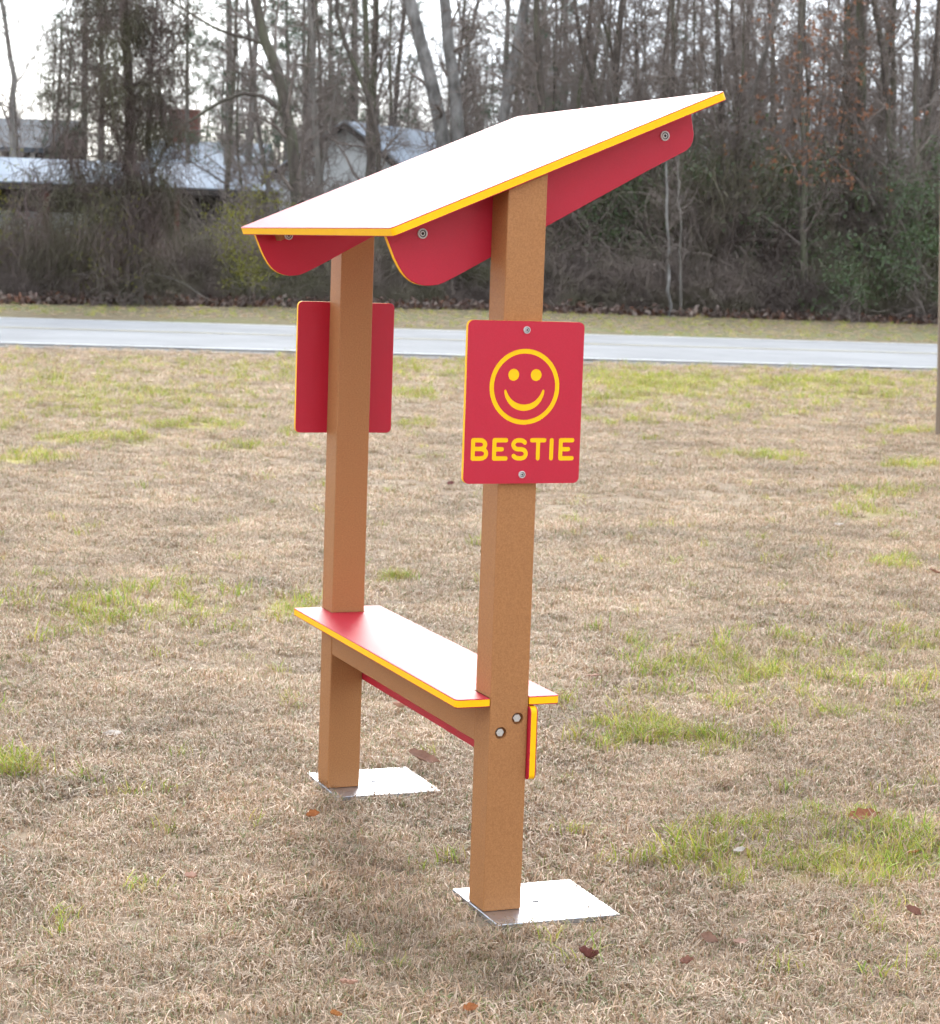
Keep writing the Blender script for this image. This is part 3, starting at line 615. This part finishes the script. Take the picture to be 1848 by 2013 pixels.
V, F = tubes(st, 3); link('vines', npmesh('vines', V, F), VINE, ve)

# filler trees: a few shared shapes, many copies
def bare_proto(seed, h, r0, n1, l1, bark, t0=0.2, lean=0.04):
    r_ = np.random.default_rng(seed); path, _ = limb(r_, (0, 0, -0.05), (r_.normal() * lean, r_.normal() * lean, 1), h, r0, 14, 0.05, 0.05); rad = np.linspace(r0, r0 * 0.3, 14); rad[0] *= 1.3
    tm, cm, _, _ = tree_meshes(r_, path, rad, n1=n1 + 10, t0=t0, l1=l1, n2=6, n3=7, ang=0.75, fine=0.008); tm.materials.append(bark); cm.materials.append(TWIG); return tm, cm
BP_ = [bare_proto(301, 11, 0.085, 16, 2.0, BARKG), bare_proto(302, 12, 0.12, 18, 2.4, BARKD), bare_proto(303, 10, 0.065, 16, 1.8, BARKD, 0.12), bare_proto(304, 12.5, 0.15, 18, 2.6, BARKD),
       bare_proto(305, 9, 0.045, 14, 1.5, BARKG, 0.08, 0.1), bare_proto(306, 11.5, 0.085, 18, 2.2, BARKD, 0.1, 0.08), bare_proto(307, 8, 0.035, 12, 1.3, BARKD, 0.08, 0.12), bare_proto(308, 10, 0.06, 14, 1.7, BARKD, 0.08, 0.1)]
def copy_tree(name, label, group, pr, loc, s, rz):
    e = empty(name, loc, label, 'tree', group); e.scale = (s,) * 3; e.rotation_euler = (0, 0, rz)
    for nm, me in zip(('trunk', 'crown'), pr): link(nm, me, None, e)
    return e
def place(u, depth, jig=0.0):
    p = at(u, 560, depth); return (p[0], p[1], 0)
r_ = np.random.default_rng(31)
for k in range(78):
    u = 1070 + 830 * (k + r_.uniform(-0.6, 0.6)) / 78; dp = 60 + r_.uniform(0, 1) ** 1.4 * 25
    copy_tree('bare_tree', 'slender bare trunk among the dense right wood, alike in the crowd', 'crowded bare trunks of the right wood', BP_[r_.choice(8, p=[.08, .1, .14, .06, .16, .14, .16, .16])], place(u, dp), r_.uniform(0.85, 1.2), r_.uniform(0, 6.28))
for k in range(22):
    u = 440 + 610 * (k + r_.uniform(-0.5, 0.5)) / 22; dp = 62 + r_.uniform(0, 1) * 24
    copy_tree('bare_tree', 'slender bare tree in the thin middle wood behind the roof', 'bare trees of the middle wood', BP_[r_.integers(6)], place(u, dp), r_.uniform(0.8, 1.1), r_.uniform(0, 6.28))
for k, (u, dp) in enumerate(((-40, 88), (40, 92), (85, 94), (120, 98), (330, 95), (350, 97))):
    copy_tree('bare_tree', ['first', 'second', 'third', 'fourth', 'fifth', 'sixth'][k] + ' small bare tree from the left near the far sheds', 'bare trees near the left sheds', BP_[k % 6], place(u, dp), 0.85 + 0.1 * (k % 3), k * 1.3)
# pines behind
def pine_proto(seed, h):
    r_ = np.random.default_rng(seed); path, _ = limb(r_, (0, 0, -0.05), (0, 0, 1), h, 0.16, 14, 0.03, 0.1); rad = np.linspace(0.17, 0.05, 14); br, nd = [], []
    for k in range(46):
        t = r_.uniform(0.28, 1.0); p, d = along(path, t); th = r_.uniform(0, 6.28); l = 2.4 * (1.15 - t * 0.75) * r_.uniform(0.6, 1.2)
        q, qr = limb(r_, p, (math.cos(th), math.sin(th), 0.1), l, 0.022, 6, 0.16, 0.02); br.append((q, qr))
        for j in range(9):
            c, d2 = along(q, r_.uniform(0.35, 1)); c = c + r_.normal(size=3) * (0.22, 0.22, 0.10)
            for i in range(34):
                dd = unit(r_.normal(size=3) + np.array([0, 0, 0.35])); nd.append((c + dd * 0.02, c + dd * r_.uniform(0.13, 0.24)))
    V, F = tubes(br, 4); A = np.array([a for a, _ in nd]); B = np.array([b for _, b in nd]); D = B - A; E_ = np.cross(D, r_.normal(size=D.shape)); E_ /= np.linalg.norm(E_, axis=1, keepdims=True); E_ *= 0.006
    Vn = np.stack([A - E_, A + E_, B], 1).reshape(-1, 3); Fn = np.arange(len(Vn)).reshape(-1, 3)
    Vt, Ft = tubes([(path, rad)], 8); Vb = np.concatenate([Vt, V]); tm = npmesh('trunk', Vb, np.concatenate([Ft, F + len(Vt)]), True); cm = npmesh('crown', Vn, Fn)
    tm.materials.append(BARKG); cm.materials.append(NEEDLE); return tm, cm
PP = [pine_proto(401, 13), pine_proto(402, 12)]
ORD = ['first', 'second', 'third', 'fourth', 'fifth', 'sixth', 'seventh', 'eighth', 'ninth', 'tenth', 'eleventh', 'twelfth', 'thirteenth', 'fourteenth', 'fifteenth', 'sixteenth', 'seventeenth', 'eighteenth']
pines = [(300, 96), (480, 82), (585, 84), (655, 92), (150, 96), (375, 88), (440, 84), (545, 92), (620, 80), (690, 86), (760, 78), (965, 90), (1085, 82), (1150, 92), (1345, 84), (100, 100), (190, 90)]
pines.sort()
for k, (u, dp) in enumerate(pines):
    copy_tree('pine_tree', ORD[k] + ' grey green pine from the left, standing behind the bare trees', 'pines behind the bare trees', PP[k % 2], place(u, dp), 0.9 + 0.12 * ((k * 7) % 4), k * 2.1)

# ------------------------------------------------------------------ shrubs and undergrowth
def twig_clump(seed, n, h, rad, fine=0.006, droop=-0.10):
    r_ = np.random.default_rng(seed); st = []
    for k in range(n):
        a_ = r_.uniform(0, 6.28); rr = rad * math.sqrt(r_.uniform()); z0 = r_.uniform(0, h * 0.75) ** 1.0
        d = np.array([math.cos(a_) * r_.normal() * 0.6, math.sin(a_) * r_.normal() * 0.6, r_.uniform(-0.3, 1.0)])
        st.append(limb(r_, (rr * math.cos(a_), rr * math.sin(a_), z0 * r_.uniform(0, 1)), d, h * r_.uniform(0.25, 0.75), r_.uniform(0.5, 1.5) * fine, 6, 0.32, droop * r_.uniform(-0.4, 1.2), 0.4))
        st[-1][0][:, 2] = np.maximum(st[-1][0][:, 2], 0.01)
    V, F = tubes(st, 3); return npmesh('clump', V, F)
def leafy(seed, n, h, rad, size, sprays=90):
    r_ = np.random.default_rng(seed); c = np.c_[r_.normal(size=(sprays, 2)) * rad * 0.5, np.abs(r_.normal(size=sprays)) * 0.2 * h + r_.uniform(0.08, 0.85, sprays) * h]
    c = (c[:, None] + r_.normal(size=(sprays, n // sprays, 3)) * rad * 0.13).reshape(-1, 3); c[:, 2] = np.maximum(c[:, 2], 0.05); return npmesh('leaves', *leaves_np(c, r_, size, 0.5))
bp = [(twig_clump(500 + k, 520, 1.7, 0.9, 0.008), BRUSH) for k in range(4)] + [(twig_clump(510 + k, 560, 4.2, 1.1, 0.011, -0.03), BRUSH) for k in range(3)] + \
     [(leafy(520 + k, 1800, 3.6, 1.3, 0.075), EVERG) for k in range(2)] + [(twig_clump(530 + k, 170, 3.9, 1.2, 0.009, 0.0), TWIG) for k in range(2)]
P, S, I = [], [], []
r_ = np.random.default_rng(61)
for k in range(1300):
    u = r_.uniform(-350, 2250); f = r_.uniform() ** 1.6; e = wood_t(u); dv = e - CAM[:2]; dd = np.linalg.norm(dv)
    right = u > 1020 + r_.normal() * 60; deep = 22 if right else 9
    p = CAM[:2] + dv / dd * (dd + 1.9 + f * deep)
    if right:
        i = r_.choice([0, 1, 4, 5, 6, 7, 8], p=[.10, .10, .20, .20, .16, .12, .12]) if f > 0.03 else r_.integers(0, 4)
        s = r_.uniform(0.75, 1.25)
    elif 560 < u: i = r_.integers(0, 4); s = r_.uniform(0.8, 1.35)
    else: i = r_.integers(0, 4); s = r_.uniform(0.7, 1.15)
    P.append([p[0], p[1], 0]); S.append(s); I.append(i)
for k in range(26):
    p = at(r_.uniform(420, 1000), 560, r_.uniform(58, 67)); P.append([p[0], p[1], 0]); S.append(r_.uniform(0.8, 1.15)); I.append(r_.integers(9, 11))
for k in range(640):                              # low growth right at the edge, hiding the feet of the trees
    u = r_.uniform(-350, 2250); e = wood_t(u); dv = e - CAM[:2]; dd = np.linalg.norm(dv); p = CAM[:2] + dv / dd * (dd + r_.uniform(0.5, 2.2))
    P.append([p[0], p[1], 0]); S.append(r_.uniform(0.3, 0.6) if u < 1000 else r_.uniform(0.4, 1.0)); I.append(r_.integers(0, 4))
P = np.array(P); n = len(P)
scatter('undergrowth', bp, P, np.c_[np.zeros((n, 2)), r_.uniform(0, 6.28, n)], S, I, 'dense brown twiggy undergrowth along the edge of the wood', 'undergrowth')
# deep wood behind
fw = [(BP_[k][1].copy(), TWIG) for k in range(4)] + [(BP_[k][0].copy(), BARKD) for k in range(4)]
for me, _ in fw: me.materials.clear()
P, I, S, Rz = [], [], [], []
for k in range(120):
    u = r_.uniform(960, 2300); p = at(u, 560, r_.uniform(80, 135)); j = r_.integers(4); s = r_.uniform(0.9, 1.25); z = r_.uniform(0, 6.28)
    for q in (j, 4 + j): P.append([p[0], p[1], 0]); I.append(q); S.append(s); Rz.append([0, 0, z])
for k in range(40):
    u = r_.uniform(380, 960); p = at(u, 560, r_.uniform(105, 140)); j = r_.integers(4); s = r_.uniform(0.8, 1.0); z = r_.uniform(0, 6.28)
    for q in (j, 4 + j): P.append([p[0], p[1], 0]); I.append(q); S.append(s); Rz.append([0, 0, z])
scatter('distant_wood', fw, P, Rz, S, I, 'mass of bare trees far back in the wood', 'wood')
# evergreen and yellow shrubs one can tell apart
def shrub(name, label, u, dp, h, rad, m, seed, n=1400, size=0.07, stem=60):
    e = empty(name, place(u, dp), label, 'shrub'); link('foliage', leafy(seed, n, h, rad, size), m, e); link('stems', twig_clump(seed + 1, stem, h * 0.95, rad * 0.6, 0.008, 0.03), TWIG, e); return e
shrub('evergreen_shrub', 'tall glossy dark green shrub near the right edge of the wood', 1795, 57.5, 4.2, 1.1, EVERG, 700, 3200, 0.085)
shrub('evergreen_shrub', 'low glossy green shrub left of the tall one, right wood', 1670, 56.8, 2.0, 1.0, EVERG, 702, 1600, 0.08)
shrub('evergreen_shrub', 'dull green tall shrub behind the saplings in the right wood', 1545, 59.5, 4.4, 1.3, EVERG, 704, 2400, 0.075)
shrub('evergreen_shrub', 'green shrub between the near post and the saplings', 1265, 60, 2.6, 1.2, EVERG, 706, 1500, 0.07)
shrub('evergreen_shrub', 'loose green shrub above the roof between pale trunks', 905, 60, 4.6, 0.8, EVERG, 708, 700, 0.07)
shrub('yellow_shrub', 'yellow green leafy shrub below the shed eave, left of the roof tip', 495, 52.4, 2.7, 0.9, YGRN, 710, 2000, 0.07)
shrub('yellow_shrub', 'yellow green sapling shrub at the left edge before the shed', 12, 50.0, 2.9, 0.45, YGRN, 712, 420, 0.06)
shrub('yellow_shrub', 'small yellow leafed bush at the foot of the vine draped tree', 215, 48.9, 2.3, 1.0, YGRN, 714, 620, 0.05)
# leaf litter along the edge
def one_leaf(seed, c, L=0.10, W_=0.06, curl=0.6, lob=0.25):
    r_ = np.random.default_rng(seed); nx, ny = 9, 5; V = []
    for i in range(nx):
        t = i / (nx - 1); wd = W_ * (math.sin(PI * min(1, t * 1.02 + 0.02)) ** 0.7) * (1 + lob * math.sin(t * 19 + r_.uniform(-.3, .3))) + 0.002
        for j in range(ny):
            s = (j / (ny - 1) - 0.5); x = (t - 0.5) * L; y = s * wd; z = curl * (4 * s * s) * wd * 0.55 + curl * 0.25 * L * (2 * t - 1) ** 2 * r_.uniform(0.7, 1.2) + r_.normal() * 0.0015
            V.append((x, y, z + 0.003))
    V = np.array(V); k = np.arange(nx * ny).reshape(nx, ny); F = np.stack([k[:-1, :-1], k[1:, :-1], k[1:, 1:], k[:-1, 1:]], -1).reshape(-1, 4)
    cc = np.tile(np.array(c), (len(V), 1)) * r_.uniform(0.85, 1.1, (len(V), 1)); return npmesh('leaf', V, F, True, cc)
lp = [(one_leaf(800 + k, c, 0.13, 0.085, 0.7), LITTER) for k, c in enumerate([(0.16, 0.10, 0.08), (0.21, 0.145, 0.12), (0.11, 0.075, 0.062), (0.30, 0.235, 0.20), (0.20, 0.10, 0.065)])]
n = 9500; uu = r_.uniform(-300, 2200, n); P = []
for u in uu:
    e = wood_t(u); dv = e - CAM[:2]; dd = np.linalg.norm(dv); p = CAM[:2] + dv / dd * (dd + r_.exponential(1.3) - 0.7); P.append([p[0], p[1], abs(r_.normal()) * 0.10])
scatter('leaf_litter', lp, P, np.c_[r_.normal(size=(n, 2)) * 1.0, r_.uniform(0, 6.28, n)], r_.uniform(0.7, 1.5, n), r_.integers(0, 5, n), 'brown fallen leaves banked along the edge of the wood', 'leaf litter')

# ------------------------------------------------------------------ buildings behind the trees on the left
def basis(p, ax):
    ax = unit(np.array([ax[0], ax[1], 0])); ay = np.array([-ax[1], ax[0], 0]);
    return lambda x, y, z: (ax[0] * x + ay[0] * y, ax[1] * x + ay[1] * y, z)
def slab(name, pts, th, m, parent):
    """thick sheet through four points"""
    P = [Vector(p) for p in pts]; nn = (P[1] - P[0]).cross(P[2] - P[0]).normalized() * th; bm = bmesh.new(); A = [bm.verts.new(p) for p in P]; B = [bm.verts.new(p + nn) for p in P]; n = len(P)
    for i in range(n): bm.faces.new((A[i], A[(i + 1) % n], B[(i + 1) % n], B[i]))
    bm.faces.new(A[::-1]); bm.faces.new(B); return link(name, bmesh_to(name, bm), m, parent)
def bbox(name, f, x0, x1, y0, y1, z0, z1, m, parent):
    bm = box_bm(x0, x1, y0, y1, z0, z1)
    for v in bm.verts: v.co = f(*v.co)
    return link(name, bmesh_to(name, bm), m, parent)
RGT3 = np.array([R2[0], R2[1], 0])
# long open shed with a white metal roof
sp0 = at(-60, 560, 76); she = empty('open_shed', (sp0[0], sp0[1], 0), 'long open shed with white metal roof behind the left trees', 'shed')
ax = RGT3 + 0.04 * FWD; f = basis(sp0, ax); LX = 15.2
slab('roof', [f(-4, -0.6, 3.42), f(LX, -0.6, 3.42), f(LX, 2.6, 4.35), f(-4, 2.6, 4.35)], 0.05, ROOFM, she)
slab('roof', [f(-4, 2.6, 4.35), f(LX, 2.6, 4.35), f(LX, 5.8, 3.42), f(-4, 5.8, 3.42)], 0.05, ROOFM, she)
bbox('fascia', f, -4, LX, -0.58, -0.52, 3.20, 3.41, DKWALL, she)
bbox('back_wall', f, -4, LX, 4.6, 4.75, 0, 3.5, DKWALL, she)
for x in (-2, 0.3, 2.6, 4.9, 7.2, 9.5, 11.8, 14.1): bbox('post', f, x, x + 0.2, -0.4, -0.2, 0, 3.3, RUST, she)
for x0, x1, m in ((-4, 4.8, WHITEW), (9.0, 11.0, WHITEW)): bbox('low_wall', f, x0, x1, 3.9, 4.1, 0, 2.5, m, she)
for u, dp, lab in ((488, 70, 'teal plastic drum by the shed, right of the leafless trunk'), (468, 71, 'second teal plastic drum by the shed, further left')):
    q = place(u, dp); e = empty('drum', q, lab, 'drum')
    lathe('body', [(0.02, 0), (0.30, 0), (0.30, 0.28), (0.32, 0.30), (0.30, 0.32), (0.30, 0.60), (0.32, 0.62), (0.30, 0.64), (0.30, 0.92), (0.27, 0.95), (0.02, 0.95)], lambda x, y, z: (x, y, z), TEAL, e)
    lathe('lid', [(0.305, 0.951), (0.305, 0.99), (0.02, 1.0)], lambda x, y, z: (x, y, z), TEAL, e)
# dark grey roofed house, far left
hp = at(-140, 560, 98); he = empty('house', (hp[0], hp[1], 0), 'low house with dark grey shingle roof and white porch posts, far left', 'house')
f = basis(hp, RGT3); HX = 6.3
slab('roof', [f(-5, -0.8, 5.45), f(HX - 0.9, -0.8, 5.45), f(HX, 3.2, 6.95), f(-5, 3.2, 6.95)], 0.12, ROOFG, he)
slab('roof', [f(-5, 3.2, 6.95), f(HX, 3.2, 6.95), f(HX - 0.9, 7.2, 5.45), f(-5, 7.2, 5.45)], 0.12, ROOFG, he)
bbox('wall', f, -5, HX - 1.4, 1.0, 6.4, 0, 5.5, DKWALL, he)
bbox('gutter', f, -5, HX - 0.9, -0.95, -0.83, 5.35, 5.5, ROOFG, he)
for x in (-1.8, 1.0, 3.2, 4.7): bbox('porch_post', f, x, x + 0.18, -0.6, -0.42, 0, 5.4, WHITEW, he)
# house with a brick chimney
hp = at(290, 560, 92); he = empty('house', (hp[0], hp[1], 0), 'house with pale metal roof and a wide brick chimney behind bare trees', 'house')
f = basis(hp, RGT3)
bbox('wall', f, 0.2, 4.4, 0.6, 5.4, 0, 4.6, DKWALL, he)
slab('roof', [f(-0.3, 0, 4.55), f(4.9, 0, 4.55), f(4.9, 3.0, 5.9), f(-0.3, 3.0, 5.9)], 0.1, ROOFM, he)
slab('roof', [f(-0.3, 3.0, 5.9), f(4.9, 3.0, 5.9), f(4.9, 6.0, 4.55), f(-0.3, 6.0, 4.55)], 0.1, ROOFM, he)
bbox('chimney', f, 0.4, 1.7, 2.7, 3.5, 5.4, 7.35, BRICK, he)
for x in (1.0, 2.6, 3.5):
    wq = bbox('window', f, x, x + 0.55, 0.55, 0.6, 3.1, 4.3, WHITEW, he); bbox('pane', f, x + 0.06, x + 0.49, 0.52, 0.549, 3.16, 4.24, GLASSD, wq)
# white gable building
gp = at(545, 560, 74); ge = empty('gable_building', (gp[0], gp[1], 0), 'white gabled metal building partly hidden behind the bench roof', 'building')
ax = RGT3 * 0.94 + FWD * -0.10; f = basis(gp, ax); GW = 4.9; ez, pz = 4.0, 5.75; GL = 9.0; sk = 0.45
def gf(x, y, z): return f(x + y * sk, y, z)
bm = bmesh.new(); A = [bm.verts.new(gf(x, 0, z)) for x, z in ((0, 0), (GW, 0), (GW, ez), (GW / 2, pz), (0, ez))]; B = [bm.verts.new(gf(x, GL, z)) for x, z in ((0, 0), (GW, 0), (GW, ez), (GW / 2, pz), (0, ez))]
for i in range(5): bm.faces.new((A[i], A[(i + 1) % 5], B[(i + 1) % 5], B[i]))
bm.faces.new(A); bm.faces.new(B[::-1]); link('wall', bmesh_to('wall', bm), WHITEW, ge)
sl_ = (pz - ez) / (GW / 2); ov = 0.35
slab('roof', [gf(-ov, -0.4, ez - ov * sl_ + .02), gf(GW / 2, -0.4, pz + .02), gf(GW / 2, GL + .4, pz + .02), gf(-ov, GL + .4, ez - ov * sl_ + .02)], 0.06, ROOFM, ge)
slab('roof', [gf(GW / 2, -0.4, pz + .02), gf(GW + ov, -0.4, ez - ov * sl_ + .02), gf(GW + ov, GL + .4, ez - ov * sl_ + .02), gf(GW / 2, GL + .4, pz + .02)], 0.06, ROOFM, ge)
for s0, s1 in (((-ov, ez - ov * sl_ - .2), (GW / 2, pz - .2)), ((GW / 2, pz - .2), (GW + ov, ez - ov * sl_ - .2))):
    slab('rake_board', [gf(s0[0], -0.44, s0[1]), gf(s1[0], -0.44, s1[1]), gf(s1[0], -0.44, s1[1] + .22), gf(s0[0], -0.44, s0[1] + .22)], 0.04, DKWALL, ge)

# ------------------------------------------------------------------ pole, wire, fallen things
pb = gnd(1842, 856); pe = empty('wooden_pole', (pb[0], pb[1], 0), 'weathered wooden pole standing at the right edge of the lawn', 'pole')
V, F = tubes([(np.array([(0, 0, -0.3), (0, 0, 0.4), (0, 0, 2), (0, 0, 5), (0, 0, 8)]) + np.array([R2[0], R2[1], 0]) * (0.125 - 0.045 * np.array([[0], [.4], [2], [5], [8]])), np.array([.135, .13, .125, .115, .10]))], 20)
link('shaft', npmesh('shaft', V, F, True), POLE, pe)
lathe('cap', [(0.105, 7.99), (0.105, 8.03), (0.01, 8.05)], lambda x, y, z: (x - R2[0] * .235, y - R2[1] * .235, z), STEEL, pe)
q0, q1 = at(-200, 22, 66), at(700, 8, 70); tt = np.linspace(0, 1, 24)[:, None]; C = q0 + (q1 - q0) * tt; C[:, 2] -= (0.25 * 4 * tt * (1 - tt))[:, 0]
V, F = tubes([(C, np.full(24, 0.012))], 6); tag(link('overhead_wire', npmesh('overhead_wire', V, F), DARK), 'thin dark overhead wire crossing the sky at top left', 'wire')
fb = smooth_path([at(228, 590, 49.6), at(240, 562, 49.7), at(272, 541, 49.9), at(305, 536, 50.0), at(330, 545, 49.9), at(372, 561, 49.6), at(398, 585, 49.3), at(430, 597, 49.0)], 14); V, F = tubes([(fb - fb[0], np.linspace(.017, .008, 14))], 5)
o = tag(link('fallen_branch', npmesh('fallen_branch', V, F), BARKG), 'pale arched fallen branch in the brush across the road', 'branch'); o.location = fb[0]

RB, DR, PK, OR_, PL, BR = (0.23, 0.10, 0.065), (0.17, 0.06, 0.05), (0.50, 0.30, 0.22), (0.40, 0.15, 0.05), (0.70, 0.62, 0.54), (0.28, 0.15, 0.10)
LV = [(832, 1497, 60, BR, .5, 'large curled brown leaf lying against the far base plate'), (614, 1606, 26, OR_, .9, 'small curled russet leaf left of the far base plate'),
 (376, 1730, 30, PK, .8, 'pink brown leaf with a pale edge on the left lawn'), (1155, 1888, 44, DR, 1.2, 'crumpled dark red leaf below the near base plate'),
 (1698, 1607, 58, (0.30, 0.11, 0.05), .3, 'large flat reddish brown leaf in the green grass at right'), (222, 1444, 40, PL, .2, 'narrow pale bleached leaf on the left lawn'),
 (513, 1222, 22, PL, .6, 'small white bleached leaf left of the seat end'), (1166, 1332, 30, PK, .3, 'thin curled leaf on the lawn right of the near post'),
 (925, 1987, 28, OR_, .8, 'orange brown leaf at the bottom edge, middle'), (658, 2000, 24, (0.45, 0.17, 0.04), .8, 'bright orange leaf at the bottom edge, left of centre'),
 (686, 1938, 40, PK, .5, 'pale tan folded leaf near the bottom, left of centre'), (1350, 1897, 30, RB, .8, 'reddish brown leaf right of the crumpled dark one'),
 (1394, 1849, 34, BR, .6, 'brown leaf half buried right of the near base plate'), (1457, 1857, 26, PK, .5, 'pinkish leaf on the lawn below the green patch'),
 (1797, 1681, 26, OR_, .5, 'orange leaf in the green patch near the right edge'), (1795, 1797, 30, RB, .7, 'upright brown leaf near the lower right edge'),
 (1453, 1674, 26, PL, .5, 'pale leaf resting in the green patch left side'), (792, 1393, 34, PK, .9, 'curled pink brown leaf seen below the bench beam'),
 (1838, 1128, 24, BR, .6, 'brown leaf at the right edge of the lawn, half way up'), (885, 953, 16, DR, .8, 'small dark leaf on the lawn between the posts'),
 (1650, 1033, 18, PL, .5, 'tiny white leaf beside the pale green patch, right')]
for k, (u, v, wpx, c, curl, lab) in enumerate(LV):
    p = gnd(u, v, 0.02); dep = (p[:2] - CAM[:2]) @ F2; L0 = wpx / FPX * dep
    o = tag(link('fallen_leaf', one_leaf(900 + k, c, L0 * 1.1, L0 * (0.35 if c == PL else 0.6), curl, 0.18), LITTER), lab, 'leaf')
    o.location = (p[0], p[1], 0.022); yaw = math.atan2(R2[1], R2[0]) + math.sin(k * 2.4) * 0.6; o.rotation_euler = (0.45 * math.sin(k * 1.7) + 0.25, 0.3 * math.cos(k * 2.1), yaw)
